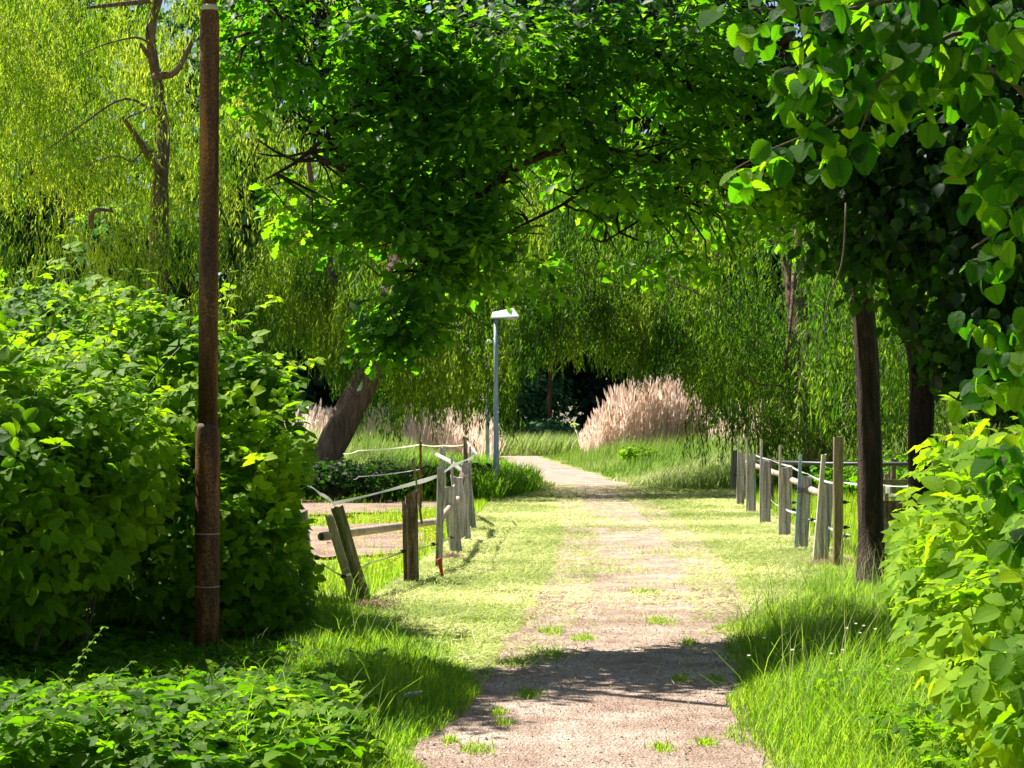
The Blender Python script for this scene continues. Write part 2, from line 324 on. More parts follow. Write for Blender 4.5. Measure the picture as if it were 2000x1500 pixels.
def ribbon(name, ya, yb, n, half, zoff, mat, seed=3):
    y = np.linspace(ya, yb, n); c = pc(y); tx = np.gradient(c, y); V = []; K = 8
    wl = half(y) + .13 * hash_noise(y, y * 0, 1.1, seed) + .07 * hash_noise(y, y * 0, 4.5, seed + 2)
    wr = half(y) + .13 * hash_noise(y, y * 0, 1.0, seed + 9) + .07 * hash_noise(y, y * 0, 4.1, seed + 5)
    for i in range(n):
        for k in range(K + 1):
            t = -wl[i] + (wl[i] + wr[i]) * k / K
            V.append((c[i] + t, y[i] - t * tx[i] * .9, zoff))
    Fc = [(i * (K + 1) + k, i * (K + 1) + k + 1, (i + 1) * (K + 1) + k + 1, (i + 1) * (K + 1) + k) for i in range(n - 1) for k in range(K)]
    return MB().add(V, Fc).build(name, mat)
tag(ribbon('gravel_path', 2, 104, 320, lambda y: np.interp(y, [0, 12, 18, 30, 60, 90], [.84, .80, .95, 1.05, .95, .8]), .005, M['gravel']), kind='structure')
def patch(name, cx, cy, rx, ry, zoff, mat, seed):
    V = [(cx, cy, zoff)]; n = 72
    for r in (.5, 1):
        for k in range(n):
            a = 2 * math.pi * k / n
            q = r * (1 + .28 * mnoise.noise(Vector((math.cos(a) * 1.5, math.sin(a) * 1.5, seed))) + .1 * mnoise.noise(Vector((math.cos(a) * 6, math.sin(a) * 6, seed))))
            V.append((cx + rx * q * math.cos(a), cy + ry * q * math.sin(a), zoff))
    V = np.array(V); V[:, 2] += gz(V[:, 0], V[:, 1]) + .03
    Fc = [(0, 1 + k, 1 + (k + 1) % n) for k in range(n)] + [(1 + k, 1 + n + k, 1 + n + (k + 1) % n, 1 + (k + 1) % n) for k in range(n)]
    return tag(MB().add(V, Fc).build(name, mat), kind='structure')
patch('bare_soil', -2.5, 25.5, 1.35, 4.2, .004, M['paddock_soil'], 4)
patch('bare_soil', -3.2, 35.5, 2.4, 3.0, .004, M['paddock_soil'], 8)

# pebbles lying on the path
n = 5200; y = 8 + 30 * U(0, 1, n) ** 1.6; x = pc(y) + U(-.85, .85, n)
OCT = ([(-1, 0, 0), (0, -1, 0), (1, 0, 0), (0, 1, 0), (.2, .1, .7), (-.2, 0, .75)], [(0, 1, 5), (1, 4, 5), (1, 2, 4), (2, 3, 4), (3, 5, 4), (3, 0, 5)])
me = scatter_mesh('pebbles', OCT, np.stack([x, y, np.full(n, .004)], 1), np.tile([0, 0, 1.], (n, 1)) + rng.normal(0, .1, (n, 3)), np.stack([np.cos(x * 90), np.sin(x * 90), x * 0], 1),
                  .003 + .010 * U(0, 1, n) ** 5 + .002, M['stone'], smooth=False)
tag(link('pebbles', me), kind='stuff')

# ------------------------------------------------------------------ grass
def blades(name, x, y, h, wd, mat, lean=.35, tmpl=BLADE2, var=None, z=None, flat=False, bias=(0, 0)):
    n = len(x); a = U(0, 2 * math.pi, n); L = np.abs(rng.normal(lean, lean * .5, n))
    z = gz(x, y) if z is None else z
    dx, dy = np.cos(a), np.sin(a)
    up = np.stack([dx * L + bias[0], dy * L + bias[1], np.ones(n)], 1)
    nr = np.stack([dx, dy, -L * .5], 1)
    if flat:
        up = np.stack([dx, dy, U(-.05, .35, n)], 1); nr = np.stack([U(-.5, .5, n), U(-.5, .5, n), np.ones(n)], 1)
    me = scatter_mesh(name, tmpl, np.stack([x, y, z], 1), nr, up, h, mat, var, wd, smooth=False)
    return tag(link(name, me), kind='stuff')
def clumpy(n, x0, x1, y0, y1, scale, thr, seed, ypow=1.0):
    x = U(x0, x1, n); y = y0 + (y1 - y0) * U(0, 1, n) ** ypow
    k = hash_noise(x, y, scale, seed) + U(-.35, .35, n) > thr
    return x[k], y[k]
def lane_edges(y):    # left and right fence lines
    return np.interp(y, [9, 17, 29, 45], [-.9, -1.15, -.55, -.1]), np.interp(y, [9, 14, 20, 43], [1.5, 2.7, 3.6, 4.9])

# cut grass lying on the lane
n = 400000
y = 11.5 + 36 * U(0, 1, n) ** 1.25; l, r = lane_edges(y); x = U(0, 1, n) * (r - l + .5) + l - .1
wob = hash_noise(x, y, .9, 31); wob2 = hash_noise(x, y * .8, 3.2, 5)
q = np.abs(x - pc(y)); thin = np.where(q < .92, np.where(q < .45, .05, .22), 1.0) + .2 * (wob > .2) * (y > 15) * (q < .8)
thin = thin * np.interp(y, [11.5, 14.5, 18, 40, 47], [.05, .4, 1, 1, .25]) * (1 + .9 * wob2)
k = U(0, 1, n) < thin; x, y = x[k], y[k]
v = np.clip(.45 + .9 * hash_noise(x, y, .55, 77) + rng.normal(0, .2, len(x)), 0, 1)
o = blades('cut_grass', x, y, U(.05, .13, len(x)), .005 + .00022 * y, M['cut'], flat=True, var=v, z=U(.006, .03, len(x)) + .07 * np.clip(hash_noise(x * .6, y * 1.2, 2.6, 55) - .12, 0, 1), tmpl=FLAT)
# short living turf between the cuttings
n = 70000; y = 11 + 36 * U(0, 1, n) ** 1.3; l, r = lane_edges(y); x = U(0, 1, n) * (r - l + .6) + l - .2
q = np.abs(x - pc(y)); k = ((q > .95) | (hash_noise(x, y, .8, 9) > .42)) & (hash_noise(x, y, 2.2, 3) + U(-.4, .4, n) > -.05)
x, y = x[k], y[k]
blades('short_turf', x, y, U(.03, .085, len(x)), .004 + .0002 * y, M['grass'], .6, SPIKE, var=np.clip(U(.3, 1.1, len(x)), 0, 1))
# little tufts growing in the path
cx, cy_, cr = [], [], []
for px, py, rr in ((1260, 1160, .16), (1285, 1215, .12), (1345, 1258, .06), (1070, 1280, .16), (1010, 1295, .12), (970, 1395, .04), (985, 1415, .04), (930, 1468, .07), (1290, 1465, .05), (1380, 1455, .05), (1140, 1250, .08), (1075, 1235, .1), (1030, 1360, .08), (880, 1450, .04), (1330, 1330, .05), (1400, 1330, .05)):
    c = G(px, py); cx.append(c[0]); cy_.append(c[1]); cr.append(rr)
X, Y = [], []
for a, b, r_ in zip(cx, cy_, cr):
    k = int(2600 * r_); X.append(a + rng.normal(0, r_ * .55, k)); Y.append(b + rng.normal(0, r_ * 1.3, k))
X = np.concatenate(X); Y = np.concatenate(Y)
blades('path_tufts', X, Y, U(.02, .06, len(X)), .006, M['grass'], .7, BLADE2, var=U(.4, .9, len(X)))
# long grass on the left bank
def bank(name, n, x0, x1, y0, y1, edge, h0, h1, seed, mat='grass', wd=.006, lean=.4, tm=BLADE2, side=1, vr=(.2, .95)):
    x = U(x0, x1, n); y = U(y0, y1, n)
    if side < 0: k = x > np.interp(y, [8.4, 10, 12, 15, 17], [-.78, -.92, -1.2, -1.5, -1.65]) - U(0, .25, n); x, y = x[k], y[k]
    dd = (x - edge(y)) * side + .12 * hash_noise(x, y, 1.6, seed); k = dd > 0; x, y, dd = x[k], y[k], dd[k]
    hh = (h0 + (h1 - h0) * np.clip(dd / .55, 0, 1)) * (1 + .5 * hash_noise(x, y, 1.4, seed + 4)) * U(.55, 1.2, len(x)) * np.interp(y, [8, 12.5, 15.5, 21], [1, 1, .55, .3])
    v = np.clip(U(*vr, len(x)) + .3 * hash_noise(x, y, .9, seed), 0, 1)
    return blades(name, x, y, hh, wd, M[mat], lean, tm, var=v, bias=(.12, -.08))
ledge = lambda y: np.interp(y, [6, 8.9, 9.5, 10.5, 11.3, 12.5, 14, 15.5, 17], [-.38, -.42, -.46, -.3, -.2, -.28, -.55, -.92, -1.15])
bank('long_grass', 60000, -2.2, 0, 8.4, 17, ledge, .05, .19, 12, side=-1)
redge = lambda y: np.interp(y, [6, 8.9, 9.7, 10.6, 11.5, 12.6, 13.5, 14.8, 16.5, 20, 24], [1.22, 1.22, 1.12, 1.16, 1.34, 1.44, 1.42, 1.55, 2.1, 2.8, 3.6])
bank('long_grass', 105000, .9, 4.4, 8.2, 21, redge, .05, .31, 23, lean=.55)
# the meadow beyond the lane
n = 200000; y = 44 + 52 * U(0, 1, n) ** 1.15; x = U(-14, 18, n) * (y / 90 + .25)
e = x - pc(y); right = (e > 1.05 + .5 * hash_noise(x, y, .35, 2)) ; left = e < -1.0 - .3 * hash_noise(x, y, .4, 3)
k = (right | left) & (U(0, 1, n) < np.interp(y, [44, 50, 90], [.9, 1, .8])); x, y, e = x[k], y[k], e[k]
ff = np.where(e > 0, np.clip((e - .9) / 3.0, .12, 1), np.clip((-e - .9) / 4.5, .14, 1))
hh = ff * .95 * (1 + .7 * hash_noise(x, y, .3, 4) + .3 * hash_noise(x, y, 1.1, 8)) * U(.4, 1.25, len(x))
v = np.clip(.42 + .7 * hash_noise(x, y, .16, 6) + rng.normal(0, .22, len(x)), 0, 1)
vm = v; xm, ym = x, y
for kk, tm in ((ym < 58, BLADE2), (ym >= 58, SPIKE)): blades('meadow_grass', xm[kk], ym[kk], hh[kk], .022 + .0001 * ym[kk], M['meadow'], .4, tm, var=vm[kk], bias=(.2, 0))
# paddock grass on both sides of the lane
n = 110000; y = 17 + 27 * U(0, 1, n); l, r = lane_edges(y); sgn = U(0, 1, n) < .55
x = np.where(sgn, l - .15 - 7 * U(0, 1, n) ** 1.3, r + .1 + 7 * U(0, 1, n) ** 1.2)
so_ = (((x + 2.5) / 1.3) ** 2 + ((y - 25.5) / 4.1) ** 2 < 1.1 + .5 * hash_noise(x, y, .8, 5)) | (((x + 3.2) / 2.3) ** 2 + ((y - 35.5) / 2.9) ** 2 < 1)
k = ~so_ | (U(0, 1, n) < .05); x, y = x[k], y[k]
hh = U(.05, .2, len(x)) * (1 + .7 * hash_noise(x, y, .5, 6)) * np.where(x > 0, 1.7, 1)
blades('paddock_grass', x, y, hh, .012, M['grass'], .45, SPIKE, var=U(.45, 1, len(x)))
# shaded tall weeds left of the far path, under the lamp and behind the paddock
n = 26000; y = U(38, 60, n); x = pc(y) - 1.25 - 5 * U(0, 1, n) ** 1.4
k = (hash_noise(x, y, .3, 6) > -.3) & (x < np.interp(y, [38, 44, 48, 52, 60], [-.25, .75, .3, -.6, -1.2])); x, y = x[k], y[k]
blades('verge_weeds', x, y, U(.25, .75, len(x)) * (1 + .5 * hash_noise(x, y, .5, 1)), .035, M['grass'], .5, BLADE2, var=U(0, .6, len(x)))

# ------------------------------------------------------------------ blob sampling for crowns
def in_blobs(blobs, n, shell=.5, power=1.0, rough=.22):
    """blobs: (cx,cy,cz, rx,ry,rz[,weight]); returns points, outward dirs"""
    B = np.array([b[:6] for b in blobs], float); W = np.array([b[6] if len(b) > 6 else 1 for b in blobs])
    vol = W * (B[:, 3] * B[:, 4] * B[:, 5]) ** .8; ii = rng.choice(len(B), n, p=vol / vol.sum())
    d = norm(rng.normal(0, 1, (n, 3))); r = U(shell, 1, n)[:, None] ** power
    p = B[ii, :3] + d * r * B[ii, 3:6]
    q = hash_noise(p[:, 0] + p[:, 2] * 1.7, p[:, 1] + p[:, 2], 1.6, 3)[:, None]
    return p + d * q * rough * B[ii, 3:6], d
def clusters(c, dirs, k, spread, droop=.3, rnd=.6, upn=1.0):
    """around every cluster centre k leaves radiate"""
    n = len(c) * k; cc = np.repeat(c, k, 0); dd = np.repeat(dirs, k, 0)
    t = norm(dd + rng.normal(0, rnd, (n, 3)) - np.array([0, 0, droop])); pos = cc + t * U(0, spread, n)[:, None] + rng.normal(0, spread * .25, (n, 3))
    nr = norm(np.array([0, 0, upn]) + .5 * dd + rng.normal(0, .45, (n, 3)))
    return pos, nr, t
def leaf_parts(root, name, tmpls_mat, pos, nr, al, size, var, count):
    """the `count` leaves that show largest become objects of their own (shared mesh data)"""
    px = size / pos[:, 1] * F
    vis = (np.abs(pos[:, 0] / pos[:, 1]) < .27) & (pos[:, 2] - EYE < .23 * pos[:, 1]) & (pos[:, 2] - EYE > -.19 * pos[:, 1])
    score = np.where(vis, px - pos[:, 1] * 6, -1e9); idx = np.argsort(-score)[:count]
    tm, mat = tmpls_mat; meshes = []
    for vv in (.15, .4, .6, .9):
        meshes.append(scatter_mesh(name, tm, np.zeros((1, 3)), np.array([[0, 0, 1.]]), np.array([[0, 1., 0]]), 1.0, mat, np.array([vv])))
    X, Y, Z = frames(nr[idx], al[idx])
    for j, i in enumerate(idx):
        o = bpy.data.objects.new(name, meshes[min(3, int(var[i] * 4))]); COL.objects.link(o); o.parent = root
        s = float(size[i]); R = Matrix(((X[j][0], Y[j][0], Z[j][0]), (X[j][1], Y[j][1], Z[j][1]), (X[j][2], Y[j][2], Z[j][2]))).to_4x4()
        o.matrix_parent_inverse = Matrix.Identity(4)
        o.matrix_basis = Matrix.Translation(Vector(pos[i]) - Vector(root.location)) @ R @ Matrix.Scale(s, 4)
    keep = np.ones(len(pos), bool); keep[idx] = False; return keep

# ------------------------------------------------------------------ bramble thickets
def arch(p0, d0, length, n=7, sag=.5):
    t = np.linspace(0, 1, n)[:, None]; d = np.array(d0, float)
    return np.asarray(p0) + d * t * length - np.array([0, 0, 1]) * sag * length * t ** 2
def bramble(label, blobs, ncl, seed, leafsize, base, canes=170, nearest=280, mat='bramble', cat='bush', keepout=None, small=.5):
    root = empty('bramble_bush', base, label, cat)
    c, dr = in_blobs(blobs, int(ncl * 1.25), .5, .7, .42)
    hn = hash_noise(c[:, 0] * 1.3 + c[:, 2] * .7, c[:, 1] - c[:, 2] * 1.2, 1.9, seed + 20); k0 = hn > -.16; c, dr = c[k0], dr[k0]
    k = (c[:, 2] > .06)
    if keepout is not None: k &= ~keepout(c)
    c, dr = c[k], dr[k]
    pos, nr, al = clusters(c, dr, 4, .16, .15, .8, 1.0)
    nr = norm(nr + np.array([-.25, -.35, 0]) + rng.normal(0, .3, nr.shape))
    # canes arch out of the mass with leaves along them
    ci, cdr = in_blobs(blobs, canes, .85, 1)
    ext = [[], [], []]
    for p, d in zip(ci, cdr):
        if d[2] < -.2 or p[2] < .3 or (keepout is not None and keepout(p[None])[0]): continue
        L = U(.25, .95); dd = norm(d + np.array([0, 0, .7]) + rng.normal(0, .25, 3)); pts = arch(p - dd * .3, dd, L + .3, 8, U(.1, .6))
        if keepout is not None and keepout(pts).any(): continue
        MB().tube(pts, np.linspace(.004, .0018, 8), 4, False).build('cane', M['stem'], root)
        for j in range(2, 8):
            for s_ in (0, 1):
                side = norm(np.cross(dd, [0, 0, 1]) * (1 if (j + s_) % 2 else -1) + dd * .5 + rng.normal(0, .3, 3))
                ext[0].append(pts[j]); ext[1].append(norm(np.array([0, 0, 1]) + rng.normal(0, .35, 3))); ext[2].append(side)
    pos = np.concatenate([pos, np.array(ext[0])]); nr = np.concatenate([nr, np.array(ext[1])]); al = np.concatenate([al, np.array(ext[2])])
    n = len(pos); size = leafsize * U(.4, 1.25, n)
    var = np.clip(.5 * U(0, 1, n) + (.42 if base[0] > 0 else .3) + .5 * hash_noise(pos[:, 0] + pos[:, 2], pos[:, 1], 1.1, seed), 0, 1)
    if keepout is not None:
        k = ~keepout(pos); pos, nr, al, size, var = pos[k], nr[k], al[k], size[k], var[k]
    keep = leaf_parts(root, 'leaf', (TRI_N, M[mat]), pos, nr, al, size, var, nearest)
    front = pos[:, 1] < np.percentile(pos[:, 1], 42)
    for kk, tm in ((keep & front, TRI), (keep & ~front, TRI_S)):
        me = scatter_mesh('foliage', tm, pos[kk], nr[kk], al[kk], size[kk], M[mat], var[kk]); tag(link('foliage', me, root), kind='stuff')
    # woody stems from the ground into the mass
    for b in blobs:
        for _ in range(6):
            q = np.array([b[0] + U(-.5, .5) * b[3], b[1] + U(-.5, .5) * b[4], 0]); e = np.array([b[0] + U(-.7, .7) * b[3], b[1] + U(-.7, .7) * b[4], b[2] + U(-.2, .6) * b[5]])
            mid = (q + e) / 2 + rng.normal(0, .12, 3); pts = np.array([q, (q + mid) / 2 + rng.normal(0, .03, 3), mid, (mid + e) / 2, e])
            if keepout is not None and keepout(pts).any(): continue
            MB().tube(pts, np.linspace(.01, .004, 5), 5, False).build('stem', M['twig'], root)
    return root
def pole_gap(p):
    q = np.atleast_2d(p); edge = np.interp(HOR - (q[:, 2] - EYE) / q[:, 1] * F, [520, 560, 650, 760, 850, 900, 950, 1000, 1080, 1200, 1300], [430, 560, 600, 630, 640, 620, 590, 575, 595, 625, 590])
    return pole_gap0(p) | (q[:, 0] / q[:, 1] * F + 1000 > edge)
def pole_gap0(p):       # nothing grows through or right in front of the rusty post
    p = np.atleast_2d(p); px = p[:, 0] / p[:, 1] * F + 1000
    return (p[:, 1] < 13.55) & (p[:, 0] > -2.24) & (p[:, 0] < -1.8) & (p[:, 1] > 9.8) | ((np.abs(px - 405) < 40) & (p[:, 1] < 13.55) & (p[:, 2] > .35))
bramble('sunlit bramble thicket behind the rusty post, rising highest on the left',
        [(-5.0, 15.6, 1.3, 1.5, 1.4, 1.35), (-3.75, 15.6, 1.35, 1.2, 1.3, 1.35), (-2.75, 15.5, 1.25, .95, 1.2, 1.3), (-2.25, 15.1, 1.0, .66, 1.0, 1.10),
         (-1.92, 14.4, .45, .42, .8, .62), (-2.4, 14.6, .5, .75, .9, .6), (-2.75, 17.0, 1.1, .65, 1.2, 1.0)], 5400, 3, .125, (-3.4, 15.4, 0), 170, keepout=pole_gap)
bramble('pale green bramble mass in front of the taller thicket, left of the rusty post',
        [(-4.3, 12.2, .9, 1.2, .9, 1.0), (-3.3, 12.3, 1.15, .75, .85, .8), (-2.75, 12.7, 1.25, .5, .6, .55), (-3.3, 13.3, 1.3, .9, .8, .85)], 3000, 5, .13, (-3.5, 12.4, 0), 120, keepout=pole_gap)
def right_gap(p):
    p = np.atleast_2d(p); px = p[:, 0] / p[:, 1] * F + 1000; py = HOR - (p[:, 2] - EYE) / p[:, 1] * F
    lim = np.interp(py, [700, 760, 850, 950, 1050, 1150, 1250, 1350, 1500], [1850, 1805, 1785, 1765, 1755, 1755, 1790, 1860, 1950])
    return px < lim
bramble('bright yellow-green bramble bush filling the lower right corner',
        [(2.35, 7.7, .75, .85, .9, .95), (2.0, 6.4, .5, .6, .7, .8), (2.6, 6.2, .9, .8, .8, .8), (2.1, 9.0, .5, .55, .8, .75), (2.75, 9.6, .6, .8, 1.0, .9)], 3300, 7, .108, (2.4, 7.5, 0), 110, keepout=right_gap)
bramble('greener shaded bramble thicket around the foot of the dark trunk, right of the fence',
        [(3.35, 12.2, .55, .9, 1.3, .75), (4.4, 14.5, .8, 1.1, 1.3, .9), (3.0, 10.8, .4, .6, .8, .5), (4.6, 17, .6, .9, 1.5, .7)], 1700, 9, .11, (3.4, 12.2, 0), 60, keepout=right_gap)

# low leafy plants on the ground at the lower left
def low_leaves(name, n, x0, x1, y0, y1, h, ls, seed, fn=None, mat='bramble', tm=TRI):
    x = U(x0, x1, n); y = U(y0, y1, n)
    if fn is not None: k = fn(x, y); x, y = x[k], y[k]
    z = np.clip(h * (1 + .8 * hash_noise(x, y, 1.3, seed)) * U(.25, 1, len(x)), .02, None)
    if x0 < 0: z = z * np.where(x > -2.9, np.interp(y, [8.6, 9.6, 11.5], [1, .8, .38]), np.interp(y, [9, 10.5], [1, .7]))
    nn = len(x); nr = norm(np.stack([rng.normal(0, .35, nn), rng.normal(0, .35, nn), np.ones(nn)], 1)); a = U(0, 6.28, nn)
    me = scatter_mesh(name, tm, np.stack([x, y, z], 1), nr, np.stack([np.cos(a), np.sin(a), a * 0 - .1], 1), ls * U(.6, 1.3, nn), M[mat],
                      np.clip(.35 + .3 * U(-1, 1, nn) + .4 * hash_noise(x, y, 1, seed), 0, 1))
    return tag(link(name, me), kind='stuff')
low_leaves('ground_cover', 5600, -3.6, -.55, 8.2, 14.4, .26, .14, 4, lambda x, y: (x < np.interp(y, [8, 9.5, 11, 12.5, 14.4], [-.72, -.8, -.85, -.8, -1.1])) & ~((y > 12.0) & (x > -2.6)))
low_leaves('ground_cover', 2600, -3.6, -.6, 8.2, 12.5, .34, .07, 9, lambda x, y: x < np.interp(y, [8, 9.5, 11, 12.5], [-.66, -.7, -.75, -.8]))
low_leaves('ground_cover', 900, -2.8, -1.25, 11.9, 14.3, .10, .09, 8)
low_leaves('ground_cover', 3400, 1.35, 3.2, 7.6, 12.0, .24, .07, 6, lambda x, y: x > redge(y) + .45)

# ------------------------------------------------------------------ rusty post
root = empty('rusty_post', (*G(404, 1278)[:2], 0), 'tall rusty steel post standing in the brambles at the left', 'post')
bx, by = G(404, 1278)[:2]
def lathe(cx, cy, prof, sides=28, lean=.0045):
    V = []; n = len(prof)
    for z, r in prof:
        for k in range(sides):
            a = 2 * math.pi * k / sides; V.append((cx + lean * z + r * math.cos(a), cy + r * math.sin(a), z))
    Fc = [(i * sides + k, i * sides + (k + 1) % sides, (i + 1) * sides + (k + 1) % sides, (i + 1) * sides + k) for i in range(n - 1) for k in range(sides)]
    return MB().add(V, Fc + [tuple(range(sides))[::-1], tuple((n - 1) * sides + k for k in range(sides))])
lathe(bx, by, [(-.1, .083), (.3, .083), (.9, .084), (1.42, .083), (1.49, .080), (1.54, .073), (1.575, .068)]).build('lower_tube', M['rust'], root, True)
lathe(bx, by, [(1.57, .0655), (2.4, .0665), (3.4, .066), (4.33, .066), (4.37, .063), (4.395, .056)]).build('upper_tube', M['rust'], root, True)
lathe(bx, by, [(4.39, .058), (4.40, .060), (4.42, .060), (4.43, .05)]).build('collar', M['wood_pale'], root, True)
lathe(bx, by, [(4.42, .047), (5.6, .046), (5.62, .03)]).build('top_tube', M['rust'], root, True)
for z in (.46, .82): lathe(bx, by, [(z, .0845), (z + .002, .087), (z + .006, .087), (z + .008, .0845)]).build('wire_band', M['rail'], root, True)

# ------------------------------------------------------------------ street lamp
lb = G(969, 973); Ld = lb[1]
root = empty('street_lamp', (lb[0], lb[1], 0), 'grey galvanised lamp post with a white hood at the far end of the left fence', 'street lamp')
def pole_at(lb, top, r0, r1, name, mat, root, z0=0):
    return lathe(lb[0], lb[1], [(z0, r0), (1.0, r0 * .98), (top, r1)], 16, -.001).build(name, mat, root, True)
Zt = EYE + (HOR - 622) / F * Ld
lathe(lb[0], lb[1], [(0, .062), (.9, .060), (1.0, .056), (2.4, .05), (Zt + .03, .044)], 18, -.001).build('pole', M['zinc'], root, True)
def hood(cx, cy, cz, L, root):
    # hood reaching to the right, its flank sloping so it catches the sky
    a = -.06; x0 = cx - .10; H = .04
    lo = [(x0, -.14, 0), (x0 + L, -.17, .03), (x0 + L, .17, .03), (x0, .14, 0)]
    up = [(x0 + .02, -.03, .115), (x0 + L - .12, -.04, .20), (x0 + L - .12, .09, .20), (x0 + .02, .07, .115)]
    V = [(x, cy + y, cz + z) for x, y, z in lo] + [(x, cy + y, cz + z) for x, y, z in up]
    rim = [(x, cy + y * 1.04, cz + z - .018) for x, y, z in lo]
    MB().add(V + rim, [(0, 1, 5, 4), (1, 2, 6, 5), (2, 3, 7, 6), (3, 0, 4, 7), (4, 5, 6, 7), (8, 9, 1, 0), (9, 10, 2, 1), (10, 11, 3, 2), (11, 8, 0, 3), (11, 10, 9, 8)]).build('lamp_hood', M['lamp_white'], root)
    V = []; n = 12
    for r, dz in ((1, -.02), (.8, -.06), (.4, -.078)):
        for k in range(n):
            an = 2 * math.pi * k / n; V.append((x0 + L * .72 + r * .15 * math.cos(an), cy + r * .12 * math.sin(an), cz + dz + .022))
    Fc = [(i * n + k, (i + 1) * n + k, (i + 1) * n + (k + 1) % n, i * n + (k + 1) % n) for i in range(2) for k in range(n)] + [tuple(2 * n + k for k in range(n))[::-1]]
    MB().add(V, Fc).build('lamp_bowl', M['lamp_glass'], root, True)
hood(lb[0], lb[1], Zt + .012, .57, root)
MB().box((lb[0] + .045, lb[1] - .045, EYE + (HOR - 805) / F * Ld), (.03, .004, .03)).box((lb[0] + .043, lb[1] - .048, EYE + (HOR - 797) / F * Ld), (.02, .004, .03)).build('sticker', M['sticker'], root)
sp = np.array([(lb[0] - .0, lb[1], 0)])
# second pole further on
b2 = np.array([-.83, 66, 0])
root = empty('street_lamp', b2, 'distant pale metal lamp post mostly hidden by willow strands left of the nearer lamp', 'street lamp')
lathe(b2[0], b2[1], [(0, .07), (4.2, .05)], 12, 0).build('pole', M['zinc'], root, True)
hood(b2[0], b2[1], 4.2, .57, root)
# distant brown pole
b3 = P(1072, 800, 100); b3[2] = 0
root = empty('wooden_pole', b3, 'thin reddish-brown pole standing before the dark far trees', 'pole')
MB().tube([(b3[0], 100, 0), (b3[0] + .02, 100, 2.3), (b3[0] + .15, 100, 5.0)], [.11, .1, .09], 8).build('pole', M['rust'], root, True)
MB().box((b3[0] + .15, 100, 5.03), (.22, .22, .06)).build('cap', M['rust'], root)

# ------------------------------------------------------------------ fence pieces
def post_mesh(mb, base, top, wx, wy, seed=0, round_=False, jag=.03, n=7):
    """weathered post between two points: lobed cross-section with cracks, uneven broken top"""
    base = np.array(base, float); top = np.array(top, float); sides = 14; V = []
    prof = []
    for k in range(sides):
        a = 2 * math.pi * k / sides; e = 1.0 if round_ else .42
        cx, sy = math.cos(a), math.sin(a)
        prof.append((math.copysign(abs(cx) ** e, cx), math.copysign(abs(sy) ** e, sy)))
    crack = [int(abs(mnoise.noise(Vector((seed * 3.1, q, 1)))) * 97) % sides for q in range(3)]
    for i in range(n):
        t = i / (n - 1); c = base + (top - base) * t
        for k in range(sides):
            f = 1 + .09 * mnoise.noise(Vector((k * .9, t * 3, seed))) + (.06 * mnoise.noise(Vector((k * .2, t * 1.2, seed + 5))))
            if k in crack: f *= .80
            z = c[2] + (jag * mnoise.noise(Vector((k * .7, seed * 2.3, 9))) + jag * .6 * prof[k][0] * (1 if seed % 2 else -1) if i == n - 1 else 0)
            V.append((c[0] + prof[k][0] * wx / 2 * f, c[1] + prof[k][1] * wy / 2 * f, z))
    Fc = [(i * sides + k, i * sides + (k + 1) % sides, (i + 1) * sides + (k + 1) % sides, (i + 1) * sides + k) for i in range(n - 1) for k in range(sides)]
    V.append(tuple(top + np.array([0, 0, -.004]))); m_ = n * sides
    Fc += [((n - 1) * sides + k, (n - 1) * sides + (k + 1) % sides, m_) for k in range(sides)]
    mb.add(V, Fc); return mb
def fpost(root, name, px0, py0, px1, py1, wpx, mat, depth_ratio=.8, round_=False, d=None, label=None, jag=.03, seed=0, sink=.08, sunk_z=0.0):
    d = D(py0) if d is None else d
    b = P(px0, py0, d); t = P(px1, py1, d); b[2] = min(b[2], 0) - sink if sunk_z == 0 else sunk_z
    wm = wpx / F * d
    o = post_mesh(MB(), b, t, wm, wm * depth_ratio, seed, round_, jag).build(name, M[mat], root)
    if label: o['label'] = label
    return o
def tape(pts, width, name, mat, root, twist=None, seg=10, sag=.02):
    """flat ribbon through points with slight sag and twist"""
    pts = np.array(pts, float); V = []; L = []
    for i in range(len(pts) - 1):
        for j in range(seg):
            t = j / seg; p = pts[i] * (1 - t) + pts[i + 1] * t; p[2] -= sag * 4 * t * (1 - t); L.append(p)
    L.append(pts[-1]); L = np.array(L); n = len(L)
    for i, p in enumerate(L):
        a = (.75 + .5 * math.sin(i * .35) if twist is None else twist(i / n)); h = width / 2
        V += [(p[0], p[1] - h * math.sin(a), p[2] - h * math.cos(a)), (p[0], p[1] + h * math.sin(a), p[2] + h * math.cos(a)),
              (p[0] + .002, p[1] + .003 + h * math.sin(a), p[2] + h * math.cos(a)), (p[0] + .002, p[1] + .003 - h * math.sin(a), p[2] - h * math.cos(a))]
    Fc = []
    for i in range(n - 1):
        a, b = i * 4, i * 4 + 4
        for k in range(4): Fc.append((a + k, a + (k + 1) % 4, b + (k + 1) % 4, b + k))
    Fc += [(0, 1, 2, 3), (n * 4 - 1, n * 4 - 2, n * 4 - 3, n * 4 - 4)]
    return MB().add(V, Fc).build(name, M[mat], root)
def insulator(root, p, r=.02):
    p = np.array(p, float); mb = MB()
    mb.tube([p, p + np.array([0, 0, .035])], [r, r], 8); mb.tube([p + np.array([0, 0, .008]), p + np.array([0, 0, .018])], [r * 1.5, r * 1.5], 10)
    mb.tube([p + np.array([0, 0, .017]), p + np.array([.05, 0, .017])], [r * .35, r * .35], 6)
    return mb.build('insulator', M['black'], root)

